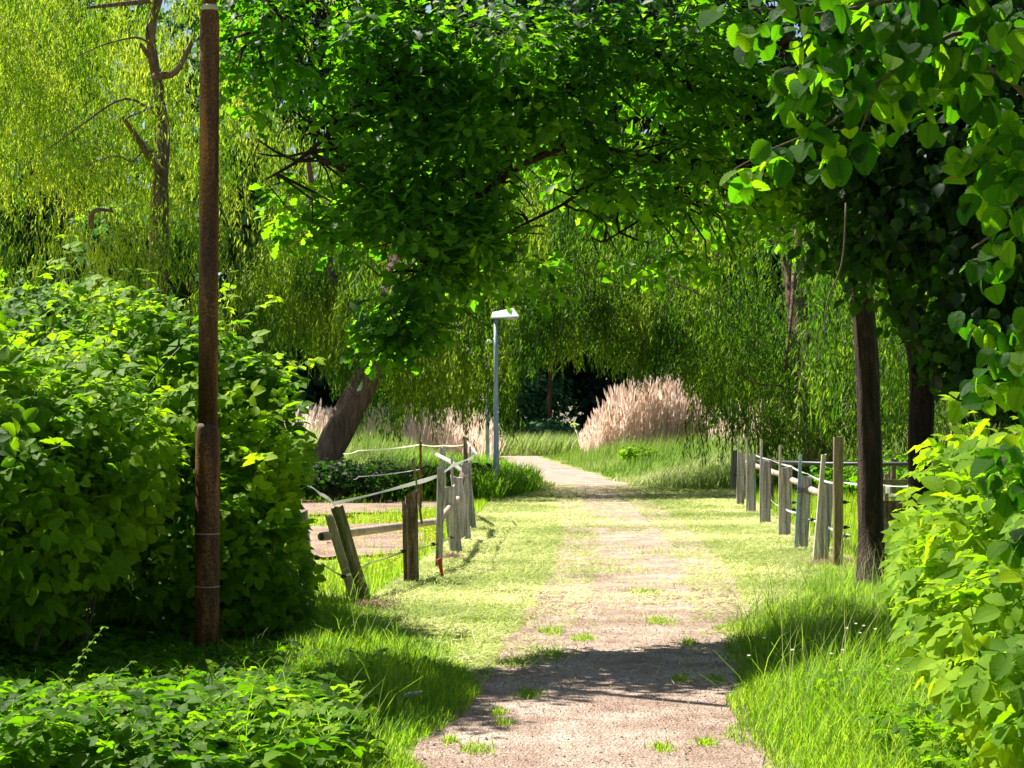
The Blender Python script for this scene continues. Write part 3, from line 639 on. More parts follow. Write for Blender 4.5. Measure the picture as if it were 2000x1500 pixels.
# left fence
root = empty('paddock_fence', (*G(805, 1138)[:2], 0), 'leaning weathered fence with white electric tape along the left of the lane', 'fence')
fpost(root, 'post', 722, 1182, 658, 990, 25, 'wood_moss', .9, True, label='mossy half-round post leaning left', seed=1, jag=.02)
fpost(root, 'board', 700, 1180, 642, 1006, 17, 'wood_pale', .4, d=17.05, label='pale flaking board on the leaning post', seed=2, jag=.02)
fpost(root, 'post', 806, 1140, 803, 963, 25, 'wood_dark', .9, label='dark rotten split post', seed=3, jag=.05)
fpost(root, 'splinter', 795, 1138, 791, 985, 12, 'wood_dark', .8, d=19.0, label='dark split-off side of the rotten post', seed=4, jag=.05)
fpost(root, 'stake', 824, 1020, 806, 893, 5, 'wood_moss', 1, d=19.6, seed=5, sunk_z=.55)
fpost(root, 'stake', 857, 1114, 861, 915, 14, 'wood', .6, label='narrow grey upright board', seed=6, jag=.01)
fpost(root, 'post', 892, 1081, 876, 951, 25, 'wood', .7, seed=7)
fpost(root, 'post', 912, 1060, 891, 931, 24, 'wood', .7, seed=8)
fpost(root, 'post', 924, 1038, 909, 905, 17, 'wood', .7, seed=9)
fpost(root, 'stake', 890, 1040, 882, 892, 5, 'wood', 1, d=24.6, seed=10)
fpost(root, 'stake', 921, 1020, 918, 872, 4, 'wood', 1, d=28.6, seed=11)
fpost(root, 'post', 911, 1015, 909, 854, 9, 'wood_dark', 1, d=30.5, label='tall thin dark post', seed=12)
fpost(root, 'post', 606, 1120, 590, 1000, 22, 'wood', .8, d=17.6, seed=13)
rl = [P(628, 1048, 16.9), P(735, 1034, 18.2), P(862, 1017, 21.2)]
MB().tube(rl, [.038, .04, .036], 12).build('rail', M['rail'], root, True)
MB().tube([rl[0] - np.array([.01, .004, 0]), rl[0] + np.array([.012, .004, 0.001])], [.03, .03], 10).build('rail_end', M['black'], root)
MB().tube([P(862, 1013, 21.3), P(880, 988, 23.6), P(896, 972, 25.4)], [.035, .035, .033], 10).build('rail', M['rail'], root, True)
MB().tube([P(899, 950, 26), P(903, 926, 28)], [.045, .04], 10).build('rail', M['wood_dark'], root, True)
tp = [P(650, 984, 17.0), P(808, 944, 19.5), P(858, 928, 20.8), P(884, 909, 24.3), P(908, 899, 27), P(921, 894, 28.6), P(931, 886, 29.0), P(912, 863, 30.4)]
tape(tp, .047, 'electric_tape', 'tape', root, sag=.006)
tape([P(600, 948, 16.7), P(625, 965, 16.8), P(650, 982, 17.0)], .03, 'electric_tape', 'tape', root, sag=-.01)
tape([P(908, 899, 27), P(914, 913, 27)], .03, 'tape_tail', 'tape_pale', root, seg=3)
tape([P(926, 890, 28.8), P(932, 903, 28.8)], .03, 'tape_tail', 'tape_pale', root, seg=3)
lt = [P(628, 1100, 16.6), P(672, 1126, 16.8), P(720, 1100, 17.6), P(786, 1077, 19.0), P(846, 1063, 20.5), P(880, 1050, 23)]
tape(lt, .026, 'lower_tape', 'tape_pale', root, sag=.01)
for q in (lt[1], lt[3], lt[4], lt[5]): insulator(root, q - np.array([0, .03, .015]), .02)
MB().tube([P(676, 1130, 16.8), P(678, 1200, 16.8)], .003, 4).build('wire', M['black'], root)
MB().tube([P(905, 930, 27), P(925, 924, 28.5)], .004, 4).tube([P(890, 948, 25.5), P(905, 936, 27)], .004, 4).build('wire', M['rail'], root)
# marker stake with red handle
g = G(866, 1138); root = empty('marker_stake', (g[0], g[1], 0), 'small metal stake with a red plastic top pushed into the cut grass', 'stake')
MB().tube([(g[0], g[1], -.05), P(864, 1122, g[1])], .011, 6).build('spike', M['wood_moss'], root)
MB().tube([P(864, 1124, g[1]), P(858, 1094, g[1]), P(857, 1091, g[1])], [.013, .026, .022], 8).build('handle', M['red'], root, True)

# fence that closes the left paddock at the back
root = empty('back_fence', (*G(865, 1000)[:2], 0), 'shaded tape fence closing the left paddock below the willow', 'fence')
fpost(root, 'post', 866, 1000, 865, 873, 12, 'wood', .8, d=33, seed=21)
fpost(root, 'post', 822, 990, 821, 862, 5, 'rust', 1, d=34, label='thin rust-red steel post', seed=22, jag=.004)
MB().tube([P(853, 888, 33), P(880, 902, 31), P(905, 922, 29)], .035, 8).build('rail', M['wood'], root, True)
tape([P(670, 886, 34.5), P(700, 880, 34.5), P(822, 868, 34), P(866, 870, 33), P(912, 867, 30.5)], .022, 'electric_tape', 'tape_pale', root)
tape([P(690, 936, 34.5), P(700, 931, 34.5), P(822, 916, 34)], .015, 'lower_tape', 'wood', root)

# right fence
root = empty('paddock_fence', (*G(1566, 1075)[:2], 0), 'row of grey board posts with thin stakes along the right of the lane', 'fence')
RP = [(1600, 1101, 1614, 945, 31, 1590, 1100, 1609, 888, 9, 'wood_pale'), (1564, 1076, 1573, 930, 25, 1553, 1078, 1564, 888, 6, 'zinc'),
      (1532, 1048, 1536, 913, 23, 1522, 1044, 1524, 870, 5, 'wood_pale'), (1496, 1024, 1497, 900, 18, 1486, 1012, 1487, 858, 5, 'wood'),
      (1469, 1003, 1468, 889, 17, 1459, 996, 1459, 857, 4, 'wood_pale'), (1446, 988, 1449, 885, 15, 1440, 985, 1443, 851, 4, 'wood'),
      (1433, 960, 1435, 880, 13, 1428, 958, 1431, 840, 4, 'wood')]
for i, (a, b, c, e, wd_, s1, s2, s3, s4, sw, sm) in enumerate(RP):
    fpost(root, 'post', a, b, c, e, wd_, 'wood', .35, seed=31 + i, jag=.022)
    lab = {0: 'bleached thin stake leaning on the nearest post', 1: 'pale blue-green thin stake'}.get(i)
    fpost(root, 'stake', s1, s2, s3, s4, sw, sm, 1, seed=51 + i, jag=.008, d=D(b) * .995, label=lab)
fpost(root, 'post', 1636, 1140, 1637, 853, 19, 'wood_brown', 1, d=20.4, label='tall square brown timber post beside the dark trunk', seed=71, jag=.004)
off = .10
rp = [P(1600, 985, 21.6), P(1588, 965, 22.4), P(1551, 945, 25), P(1518, 928, 28.3), P(1482, 915, 32), P(1455, 905, 36), P(1440, 897, 43)]
rp = [p + np.array([off, .05, 0]) for p in rp]
for a, b in zip(rp[:-1], rp[1:]): MB().tube([a, (a + b) / 2 - np.array([0, 0, .012]), b], .042, 10).build('rail', M['rail'], root, True)
tp = [P(1760, 950, 18.6), P(1690, 946, 20.3), P(1628, 943, 21.3), P(1590, 940, 22.5), P(1560, 926, 24.7), P(1528, 911, 27.7), P(1490, 898, 31), P(1460, 888, 36)]
tape([p + np.array([.13, .08, 0]) for p in tp], .028, 'electric_tape', 'tape', root, sag=.012)
tape([P(1504, 974, 30), P(1522, 988, 27.5), P(1560, 1002, 25), P(1600, 1020, 22.3), P(1660, 1045, 20)], .03, 'lower_tape', 'tape', root)
for q in ((1550, 984, 26), (1550, 998, 26), (1586, 1018, 23), (1651, 1033, 20.4), (1650, 984, 20.4), (1652, 1050, 20.4)): insulator(root, P(*q), .022)
wr = MB()
for k in range(5): wr.tube([P(1552, 950 + 3 * k, 23.6), P(1570, 954 + 2 * k, 23.55), P(1590, 956 + 3 * k, 23.8)], .0035, 4)
wr.build('wire', M['pipe'], root)
# second fence right: dark pipe and plank
root = empty('pipe_fence', (6.2, 33, 0), 'dark horizontal pipe fence behind the dark trunk on the right', 'fence')
MB().tube([P(1480, 902, 35), P(1620, 906, 34), P(1760, 906, 33), P(2100, 906, 33)], .036, 8).build('rail', M['pipe'], root, True)
for i, px in enumerate((1506, 1745, 1930)): fpost(root, 'post', px, 1010, px, 896, 10, 'wood_dark', 1, d=33.8, seed=81 + i)
root = empty('plank_fence', (4.1, 19.5, 0), 'pale plank with tape ends between the dark trunk and the right brambles', 'fence')
MB().box(P(1765, 941, 20), (.46, .03, .05)).build('plank', M['wood_brown'], root)
MB().box(P(1765, 1025, 20.1), (.5, .03, .5)).build('board', M['wood_dark'], root)
fpost(root, 'post', 1730, 1130, 1731, 925, 9, 'wood_brown', 1, d=20.2, seed=91)
fpost(root, 'post', 1802, 1130, 1803, 925, 12, 'wood_dark', 1, d=20.2, seed=92)
MB().box(P(1734, 957, 19.7), (.04, .02, .07)).box(P(1745, 967, 19.7), (.09, .015, .03)).build('tape_end', M['tape'], root)

# ------------------------------------------------------------------ oak over the lane
def limb(mb, pts, r0, r1, sides=10, sub=4, bump=.12):
    pts = np.array(pts, float); n = len(pts); t = np.linspace(0, n - 1, (n - 1) * sub + 1)
    q = np.stack([np.interp(t, range(n), pts[:, k]) for k in range(3)], 1)
    for _ in range(2): q[1:-1] = (q[:-2] + 2 * q[1:-1] + q[2:]) / 4
    q += np.array([[.02 * mnoise.noise(Vector((p[0] * 2, p[2] * 2, c))) for c in (1, 5, 9)] for p in q])
    mb.tube(q, np.linspace(r0, r1, len(q)), sides, True, bump); return q
ob = G(1702, 1158); root = empty('oak_tree', (ob[0], ob[1], 0), 'dark-stemmed oak whose leafy boughs reach left right across the lane', 'tree')
tk = MB()
base = np.array([ob[0], ob[1], -.1])
T = [base, P(1701, 1050, 18.4), P(1700, 900, 18.4), P(1696, 750, 18.4), P(1688, 620, 18.35), P(1672, 480, 18.2), P(1650, 340, 18), P(1610, 160, 17.7), P(1560, -60, 17.4), P(1520, -300, 17.2)]
q = np.array(T); nn = 60; t = np.linspace(0, len(T) - 1, nn); q = np.stack([np.interp(t, range(len(T)), q[:, k]) for k in range(3)], 1)
for _ in range(3): q[1:-1] = (q[:-2] + 2 * q[1:-1] + q[2:]) / 4
rr = np.interp(np.arange(nn), [0, 2, 5, 12, 32, 59], [.19, .145, .122, .114, .106, .065])
V = []; sides = 26
for i in range(nn):
    for k in range(sides):
        a = 2 * math.pi * k / sides
        r = rr[i] * (1 + .10 * mnoise.noise(Vector((math.cos(a) * 2.2, math.sin(a) * 2.2, q[i][2] * 1.1))) + .09 * mnoise.noise(Vector((math.cos(a) * 9, math.sin(a) * 9, q[i][2] * 1.8))))
        V.append(q[i] + np.array([r * math.cos(a), r * math.sin(a), 0]))
tk.add(V, [(i * sides + k, i * sides + (k + 1) % sides, (i + 1) * sides + (k + 1) % sides, (i + 1) * sides + k) for i in range(nn - 1) for k in range(sides)])
tk.build('trunk', M['bark'], root, True)
LIMBS = [([P(1655, 400, 18.1), P(1530, 328, 17), P(1360, 322, 16), P(1220, 305, 15.3), P(1130, 272, 14.8)], .07, .03),
         ([P(1640, 320, 18), P(1540, 240, 17), P(1430, 175, 16.2), P(1300, 110, 15.5), P(1150, 60, 15)], .075, .03),
         ([P(1500, 215, 16.8), P(1400, 255, 16.4), P(1300, 258, 16)], .04, .02),
         ([P(1430, 175, 16.2), P(1240, 150, 15.5), P(1130, 165, 15.1), P(1020, 185, 14.8)], .045, .018),
         ([P(1130, 272, 14.8), P(1000, 330, 14.5), P(880, 430, 14.3), P(810, 560, 14), P(775, 660, 14)], .03, .01),
         ([P(1150, 60, 15), P(900, 60, 14.5), P(720, 180, 14.1), P(600, 305, 13.9), P(520, 350, 13.8)], .035, .008),
         ([P(1220, 305, 15.3), P(1100, 400, 15), P(960, 470, 14.7)], .02, .008),
         ([P(1610, 160, 17.7), P(1450, 0, 16.8), P(1200, -100, 15.8), P(900, -160, 15)], .08, .03),
         ([P(1560, -60, 17.4), P(1300, -300, 16), P(1000, -400, 15)], .07, .03),
         ([P(1360, 322, 16), P(1300, 400, 15.6), P(1180, 470, 15.4)], .018, .007),
         ([P(900, 60, 14.5), P(700, -30, 14.1), P(500, 60, 13.9)], .02, .007)]
allp = []
for pts, a, b in LIMBS:
    mb = MB(); qq = limb(mb, pts, a, b, 9); allp.append(qq); mb.build('branch', M['bark'], root, True)
allp = np.concatenate(allp)
def Bp(px, py, d, rx, ry, rz, w_=1.0): p = P(px, py, d); return (p[0], p[1], p[2], rx, ry, rz, w_)
OB = [Bp(500, 60, 14, .42, .7, .5), Bp(640, 60, 14, .5, .8, .5), Bp(610, 220, 14, .42, .7, .42, .9), Bp(500, 330, 13.9, .28, .5, .2, .8), Bp(560, 420, 13.9, .22, .4, .22, .7),
      Bp(480, 200, 13.9, .25, .5, .3, .6), Bp(760, 120, 14.2, .6, .9, .6), Bp(760, 330, 14.1, .5, .8, .5), Bp(690, 430, 14, .35, .6, .25), Bp(810, 490, 14, .42, .7, .42, 1.2),
      Bp(780, 620, 14, .30, .45, .32, 1.8), Bp(730, 660, 13.9, .14, .25, .16, 1), Bp(845, 660, 14, .12, .25, .18, .7), Bp(910, 300, 14.5, .6, .9, .6), Bp(930, 90, 14.5, .7, 1, .6), Bp(930, 500, 14.4, .40, .7, .3), Bp(1030, 420, 14.7, .5, .8, .42),
      Bp(1060, 570, 14.6, .14, .25, .12, .5), Bp(1080, 260, 15, .6, .9, .5), Bp(1110, 90, 15, .7, 1, .6), Bp(1010, 525, 14.8, .28, .4, .16), Bp(1150, 460, 15.1, .35, .5, .18), Bp(1290, 495, 15.4, .35, .5, .14, .8), Bp(1400, 500, 16, .3, .5, .14, .8), Bp(1200, 400, 15.2, .55, .8, .28), Bp(1280, 460, 15.3, .3, .5, .12, .6), Bp(1300, 130, 15.5, .7, 1, .6), Bp(1320, 330, 15.7, .5, .8, .36),
      Bp(1390, 440, 16, .35, .6, .16, .6), Bp(1460, 90, 16.3, .8, 1, .65), Bp(1480, 360, 16.8, .45, .8, .4), Bp(1550, 230, 17, .7, 1, .7), Bp(1600, 430, 17.6, .45, .7, .4),
      Bp(1700, 250, 17.5, .7, 1, .9), Bp(1740, 450, 17, .5, .8, .5)]
OBU = [Bp(1000, 130, 16.4, .8, .4, .6, .8), Bp(1200, 200, 17, .8, .5, .8, .9), Bp(1380, 150, 17.6, .8, .5, .8, .9), Bp(1150, 330, 16.8, .5, .4, .3, .8), Bp(1350, 380, 17.4, .5, .4, .3, .8), Bp(1150, -260, 15, 1.1, .9, .8), Bp(1500, -250, 16, 1.5, 1.2, 1.1), Bp(1000, -520, 15.5, 1.6, 1.2, .9), Bp(1500, -600, 16.5, 1.8, 1.2, 1.2)]
c, dr = in_blobs(OB, 5200, .15, .6, .35); pos, nr, al = clusters(c, dr * .6 + np.array([-.2, 0, 0]), 6, .13, .35, .8, .8)
gapn = hash_noise(c[:, 0], c[:, 2], 1.5, 44)
kk = np.repeat((gapn + .35 * hash_noise(c[:, 0], c[:, 2], 4, 9) > -.10), 6); pos, nr, al = pos[kk], nr[kk], al[kk]
n = len(pos); var = np.clip(.45 + rng.normal(0, .22, n) + .3 * hash_noise(pos[:, 0], pos[:, 2], .8, 4), 0, 1)
size = U(.085, .15, n)
fr = pos[:, 1] < np.percentile(pos[:, 1], 45)
for kk, tm in ((fr, OAKL), (~fr, OAKS)):
    me = scatter_mesh('crown', tm, pos[kk], nr[kk], al[kk], size[kk], M['oak'], var[kk]); tag(link('crown', me, root), kind='stuff')
c2, dr2 = in_blobs(OBU, 850, .2, .6); pos, nr, al = clusters(c2, dr2, 6, .2, .2, .8, .8)
me = scatter_mesh('crown', OAKS, pos, nr, al, U(.10, .17, len(pos)), M['oak']); tag(link('crown', me, root), kind='stuff')
tw = MB()
for p in c[::9]:
    j = np.argmin(((allp - p) ** 2).sum(1) + 2 * np.maximum(0, p[2] - allp[:, 2])); a = allp[j]
    if np.linalg.norm(a - p) < 1.6:
        mid = (a + p) / 2 + rng.normal(0, .08, 3) + np.array([0, 0, .08]); tw.tube([a, (a + mid) / 2 + rng.normal(0, .02, 3), mid, (mid + p) / 2, p], np.linspace(.011, .003, 5), 4, False)
tw.build('twigs', M['bark'], root)

# ------------------------------------------------------------------ shaded tree behind the trunk on the right
root = empty('shade_tree', (3.15, 15.3, 0), 'very dark broad-leaved tree with a round knot on its stem, right of the oak trunk', 'tree')
tk = MB(); limb(tk, [np.array([3.2, 15.3, -.1]), P(1800, 900, 15.3), P(1798, 720, 15.3), P(1780, 640, 15.3), P(1750, 570, 15.3), P(1735, 420, 15.2), P(1760, 200, 15), P(1800, -100, 15)], .11, .05, 14); tk.build('trunk', M['bark'], root, True)
tk = MB(); limb(tk, [P(1795, 760, 15.3), P(1850, 560, 15), P(1900, 380, 14.6), P(1960, 200, 14.3)], .05, .02); tk.build('branch', M['bark'], root, True)
kn = P(1795, 722, 15.18); V = []
ringV = [(kn[0] + (r * math.cos(a)), kn[1] - dz, kn[2] + r * math.sin(a)) for r, dz in ((.075, -.02), (.07, .03), (.055, .045), (.04, .03), (.038, -.01)) for a in np.linspace(0, 2 * math.pi, 16, endpoint=False)]
MB().add(ringV, [(i * 16 + k, i * 16 + (k + 1) % 16, (i + 1) * 16 + (k + 1) % 16, (i + 1) * 16 + k) for i in range(4) for k in range(16)]).build('knot', M['bark'], root, True)
EB = [Bp(1620, 480, 16.4, .35, .7, .25, .8), Bp(1560, 300, 17.2, .5, .7, .5, .8), Bp(1700, 470, 15.6, .3, .8, .35), Bp(1660, 350, 15.8, .35, .8, .4), Bp(1720, 300, 15.5, .5, .8, .6), Bp(1800, 200, 15, .55, 1, .7), Bp(1780, 420, 15, .45, .9, .5), Bp(1880, 520, 14.6, .45, .9, .6), Bp(1850, 350, 14.8, .5, 1, .6), Bp(1950, 250, 14.3, .6, 1, .9), Bp(1800, 60, 15, .8, 1, .6),
      Bp(1890, 680, 14.6, .25, .8, .3), Bp(1960, 650, 14.2, .5, .8, .6), Bp(1770, 580, 15, .15, .4, .2, .7), Bp(2100, 400, 14, .7, 1, 1.5), Bp(1900, -200, 15, 1.5, 1.2, 1)]
c, dr = in_blobs(EB, 2900, .2, .6); pos, nr, al = clusters(c, dr, 5, .16, .9, .6, .5)
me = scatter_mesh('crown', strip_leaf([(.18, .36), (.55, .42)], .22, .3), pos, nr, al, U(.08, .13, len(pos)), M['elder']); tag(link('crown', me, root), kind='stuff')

# ------------------------------------------------------------------ hazel hanging in from the upper right, close to the camera
root = empty('hazel_shrub', (1.95, 5.9, 0), 'hazel with large drooping round leaves hanging in close from the upper right', 'shrub')
HZ = [([np.array([1.98, 5.9, -.05]), np.array([1.95, 5.9, 1.2]), np.array([1.85, 5.85, 2.2]), P(2080, 60, 5.8), P(1950, -60, 5.8)], .022, .012),
      ([np.array([1.9, 5.85, 1.9]), P(1990, 140, 5.8), P(1870, 130, 5.7), P(1800, 40, 5.7)], .010, .005),
      ([P(2080, 60, 5.8), P(1860, 60, 5.7), P(1720, 160, 5.6), P(1600, 210, 5.6)], .009, .003),
      ([P(1950, -60, 5.8), P(1700, 10, 5.7), P(1560, 30, 5.7), P(1460, 10, 5.7)], .008, .003),
      ([P(1720, 160, 5.6), P(1600, 260, 5.5), P(1500, 300, 5.5), P(1430, 340, 5.5)], .004, .002),
      ([P(1720, 160, 5.6), P(1660, 300, 5.5), P(1640, 330, 5.5)], .004, .002),
      ([np.array([1.9, 5.85, 1.7]), P(2000, 400, 5.6), P(1900, 480, 5.6)], .007, .003),
      ([np.array([1.9, 5.85, 1.4]), P(2010, 700, 5.7), P(1930, 720, 5.7)], .006, .003),
      ([P(1655, 395, 7.6), P(1645, 520, 7.6), P(1618, 580, 7.6), P(1615, 670, 7.6)], .0035, .002)]
hp = []
for pts, a, b in HZ:
    mb = MB(); hp.append(limb(mb, pts, a, b, 7, 4, 0)); mb.build('branch', M['twig'], root, True)
HB = [Bp(1470, 25, 5.7, .10, .15, .06, 1.0), Bp(1600, 40, 5.7, .17, .25, .10, 1.0), Bp(1740, 60, 5.7, .18, .3, .14), Bp(1570, 150, 5.6, .13, .2, .08), Bp(1660, 160, 5.6, .14, .2, .1), Bp(1850, 60, 5.7, .2, .35, .16),
      Bp(1500, 275, 5.5, .055, .1, .05, 1.2), Bp(1560, 265, 5.5, .05, .1, .05, 1.2), Bp(1610, 300, 5.5, .05, .08, .05, 1.2), Bp(1680, 255, 5.5, .06, .1, .05, 1.2), Bp(1455, 335, 5.5, .03, .08, .03, 1.5), Bp(1640, 350, 5.5, .045, .08, .03, 1.5),
      Bp(1800, 190, 5.6, .13, .2, .08), Bp(1950, 120, 5.7, .2, .35, .2), Bp(1960, 300, 5.6, .12, .25, .14), Bp(1900, 270, 5.6, .05, .15, .05, .8), Bp(1980, 450, 5.5, .1, .2, .12, .8), Bp(1930, 480, 5.6, .06, .12, .07, .9), Bp(1920, 590, 5.6, .05, .12, .08, .9), Bp(1990, 640, 5.5, .12, .2, .14, .9),
      Bp(1960, 760, 5.6, .10, .15, .1, .9), Bp(1990, 900, 5.6, .09, .15, .12, .9), Bp(1975, 1030, 5.5, .08, .15, .06, .8), Bp(1800, -120, 5.7, .5, .4, .15, .6)]
c, dr = in_blobs(HB, 330, .0, .6); pos, nr, al = clusters(c, dr * .3, 3, .05, 1.5, .55, .0)
toward = norm(np.array([-.2, -.5, .55]) + rng.normal(0, .42, (len(pos), 3))); nr = toward
n = len(pos); size = U(.04, .088, n); var = U(0, 1, n)
keep = leaf_parts(root, 'leaf', (HAZEL, M['hazel']), pos, nr, al, size, var, 300)
me = scatter_mesh('foliage', HAZEL, pos[keep], nr[keep], al[keep], size[keep], M['hazel'], var[keep]); tag(link('foliage', me, root), kind='stuff')

# ------------------------------------------------------------------ willows
def strands(S0, L, dirx, ls=.11, gap=.045, lw=.016, curl=.3):
    """hanging shoots: start points S0, lengths L -> leaf arrays"""
    P_, N_, A_, tw_ = [], [], [], []
    for s, l_, dx in zip(S0, L, dirx):
        k = max(3, int(l_ / gap)); t = np.linspace(0, 1, k)
        ph = U(0, 6); x = s[0] + dx * np.sqrt(t) * .6 + .07 * np.sin(t * U(3, 8) + ph) + rng.normal(0, .02, k); y = s[1] + .15 * np.sin(t * 3 + ph) ; z = s[2] - l_ * t + curl * abs(dx) * np.sqrt(t) * .3
        P_.append(np.stack([x, y, z], 1))
    Pp = np.concatenate(P_); n = len(Pp); a = U(0, 2 * math.pi, n)
    Aa = np.stack([np.cos(a) * .42, np.sin(a) * .42, -U(.5, 1.5, n)], 1)
    Nn = norm(np.stack([np.cos(a), np.sin(a), U(.0, .9, n)], 1) + rng.normal(0, .4, (n, 3)))
    return Pp, Nn, Aa, P_
def willow(label, trunk, limbs, S0, L, dirx, base, ls=.12, lw=.018, gap=.05, vshift=0.0, mat='willow', extra=None):
    root = empty('willow_tree', base, label, 'tree', )
    tk = MB()
    for pts, a, b in trunk: limb(tk, pts, a, b, 14, 5, .22)
    tk.build('trunk', M['bark_w'], root, True)
    for pts, a, b in limbs:
        mb = MB(); limb(mb, pts, a, b, 7, 4, .15); mb.build('branch', M['bark_w'], root, True)
    Pp, Nn, Aa, SP = strands(S0, L, dirx, gap=gap)
    if extra is not None: Pp = np.concatenate([Pp, extra[0]]); Nn = np.concatenate([Nn, extra[1]]); Aa = np.concatenate([Aa, extra[2]])
    n = len(Pp); var = np.clip(.42 + vshift + rng.normal(0, .24, n) + .8 * hash_noise(Pp[:, 0], Pp[:, 2] * .6, 1.1, 7) + .35 * hash_noise(Pp[:, 0], Pp[:, 2] * .35, 4, 17), 0, 1)
    me = scatter_mesh('foliage', WILL, Pp, Nn, Aa, ls * U(.45, 1.4, n), M[mat], var, lw * U(.8, 1.3, n)); tag(link('foliage', me, root), kind='stuff')
    st = MB()
    for q in SP[::6]: st.tube(q[::max(1, len(q) // 5)], .006, 3, False)
    tag(st.build('shoots', M['twig'], root), kind='stuff')
    return root
# left sunlit willow: mounds of foliage, hanging shoots from each mound surface
def mound_strands(blobs, n, lmin, lmax):
    c, d = in_blobs(blobs, n, .35, .6, .4); k = hash_noise(c[:, 0], c[:, 2] * 1.2 + c[:, 1] * .3, 1.3, 61) > -.14; c, d = c[k], d[k]; n = len(c)
    L = U(lmin, lmax, n); return c, L, d[:, 0] * 1.2 + rng.normal(0, .45, n)
d0 = 44
LB = [Bp(60, 60, d0, 1.8, 1.8, 1.3), Bp(220, 140, d0 + 1, 1.5, 1.6, 1.1), Bp(60, 280, d0 - 1, 1.7, 1.6, 1.2), Bp(200, 330, d0 + 1, 1.3, 1.5, .8), Bp(380, 140, d0 + 2, 1.3, 1.5, 1.4), Bp(400, 330, d0 + 1.5, .8, 1.2, .9), Bp(140, 470, d0 - 2, 2.0, 1.5, .85),
      Bp(330, 460, d0 - 2, 1.2, 1.4, .8), Bp(-100, 200, d0, 2, 2, 3), Bp(150, -150, d0, 3.5, 2, 1.8), Bp(480, -60, d0 + 2, 1.5, 1.5, 1.5), Bp(40, 600, d0 - 2, 1.6, 1.4, 1.0), Bp(300, 600, d0 - 2, 1.8, 1.4, .9), Bp(460, 560, d0 + 1, .8, 1.2, .5, .6), Bp(330, 400, 42, .8, .8, .45, 1.2), Bp(300, 190, 42.3, .45, .3, .3, 1.6), Bp(330, 300, 42.0, .5, .3, .25, 1.6), Bp(350, 60, 42.3, .4, .3, .3, 1.2), Bp(320, 380, 41.8, .6, .4, .3, 1.6), Bp(100, 100, 52, 3, 2, 2.6, 1.3), Bp(380, 250, 52, 2.2, 2, 2.6, 1.3)]
S0, L, dx = mound_strands(LB, 8000, .3, 1.1)
willow('huge yellow-green weeping willow filling the upper left, sunlit', [([np.array([-8.1, 44.5, -.2]), P(300, 700, 44.5), P(310, 520, 44.5), P(312, 370, 44.4), P(320, 250, 44.4)],   .35, .14),
        ([P(320, 250, 44.4), P(300, 120, 44.2), P(292, 60, 44), P(310, 0, 44), P(330, -120, 44)], .13, .08)],
       [([P(316, 340, 44.3), P(270, 270, 43), P(240, 230, 42.5)], .1, .04), ([P(300, 150, 42.3), P(345, 145, 42.2), P(378, 75, 42.1)], .09, .05), ([P(292, 110, 42.6), P(275, 85, 42.4)], .06, .04),
        ([P(310, 0, 44), P(220, 10, 42.5), P(170, 15, 41.8)], .07, .03), ([P(316, 300, 44), P(280, 290, 42.4), P(260, 320, 41.8), P(230, 300, 41.6), P(150, 330, 41.5)], .03, .01), ([P(318, 235, 44), P(250, 180, 42.4), P(150, 250, 41.6), P(80, 300, 41.5)], .035, .01),
        ([P(180, 445, 41.5), P(178, 415, 41.3), P(195, 407, 41.3), P(220, 412, 41.5)], .07, .03), ([P(300, 90, 44), P(270, 70, 42.4), P(220, 80, 41.5), P(150, 110, 41.3)], .03, .012), ([P(318, 200, 44), P(250, 230, 41.7)], .04, .015)],
       S0, L, dx, (-8.1, 44.5, 0), .20, .024, .055, .12)

def curtain(segs, n, d0, d1, jit=.5, ztop=(.5, 2.2)):
    """segs: px -> lowest row of the curtain"""
    px = U(segs[0][0], segs[-1][0], n); bundle = np.round(px / 26 + rng.normal(0, .35, n)) * 26 + rng.normal(0, 7, n)
    px = np.where(U(0, 1, n) < .6, bundle, px); d = U(d0, d1, n)
    low = np.interp(px, [s[0] for s in segs], [s[1] for s in segs]) + rng.normal(0, 16, n) - np.abs(rng.normal(0, 60, n)) * (U(0, 1, n) < .6)
    zl = np.array([P(a, b, c)[2] for a, b, c in zip(px, low, d)]); L = U(*ztop, n)
    x = (px - 1000) / F * d; return np.stack([x, d, zl + L], 1), L, rng.normal(0, .15, n)
def column_fill(segs, n, d0, d1, top_row, L0=.8, L1=2.0):
    px = U(segs[0][0], segs[-1][0], n); d = U(d0, d1, n); low = np.interp(px, [s[0] for s in segs], [s[1] for s in segs]) - 30
    row = top_row + (low - top_row) * U(0, 1, n) ** .8; L = U(L0, L1, n)
    z = EYE + (HOR - row) / F * d + L * .9; return np.stack([(px - 1000) / F * d, d, z], 1), L, rng.normal(0, .25, n)
def join(*a): return tuple(np.concatenate([q[i] for q in a]) for i in range(3))
segA = [(520, 640), (600, 700), (650, 740), (700, 830), (730, 790), (760, 860), (800, 790), (850, 830), (880, 780), (910, 850), (940, 800), (990, 840), (1010, 740), (1060, 705)]
A = join(curtain(segA, 800, 40, 46), column_fill(segA, 1300, 41, 49, 330), mound_strands([Bp(770, 560, 39.2, .9, .5, .9, 2), Bp(680, 600, 39.2, .6, .5, .6, 1.5), Bp(600, 500, 41, .9, 1, .7), Bp(560, 570, 41, .6, 1, .5), Bp(670, 480, 42, .6, 1, .8)], 900, .5, 1.3))
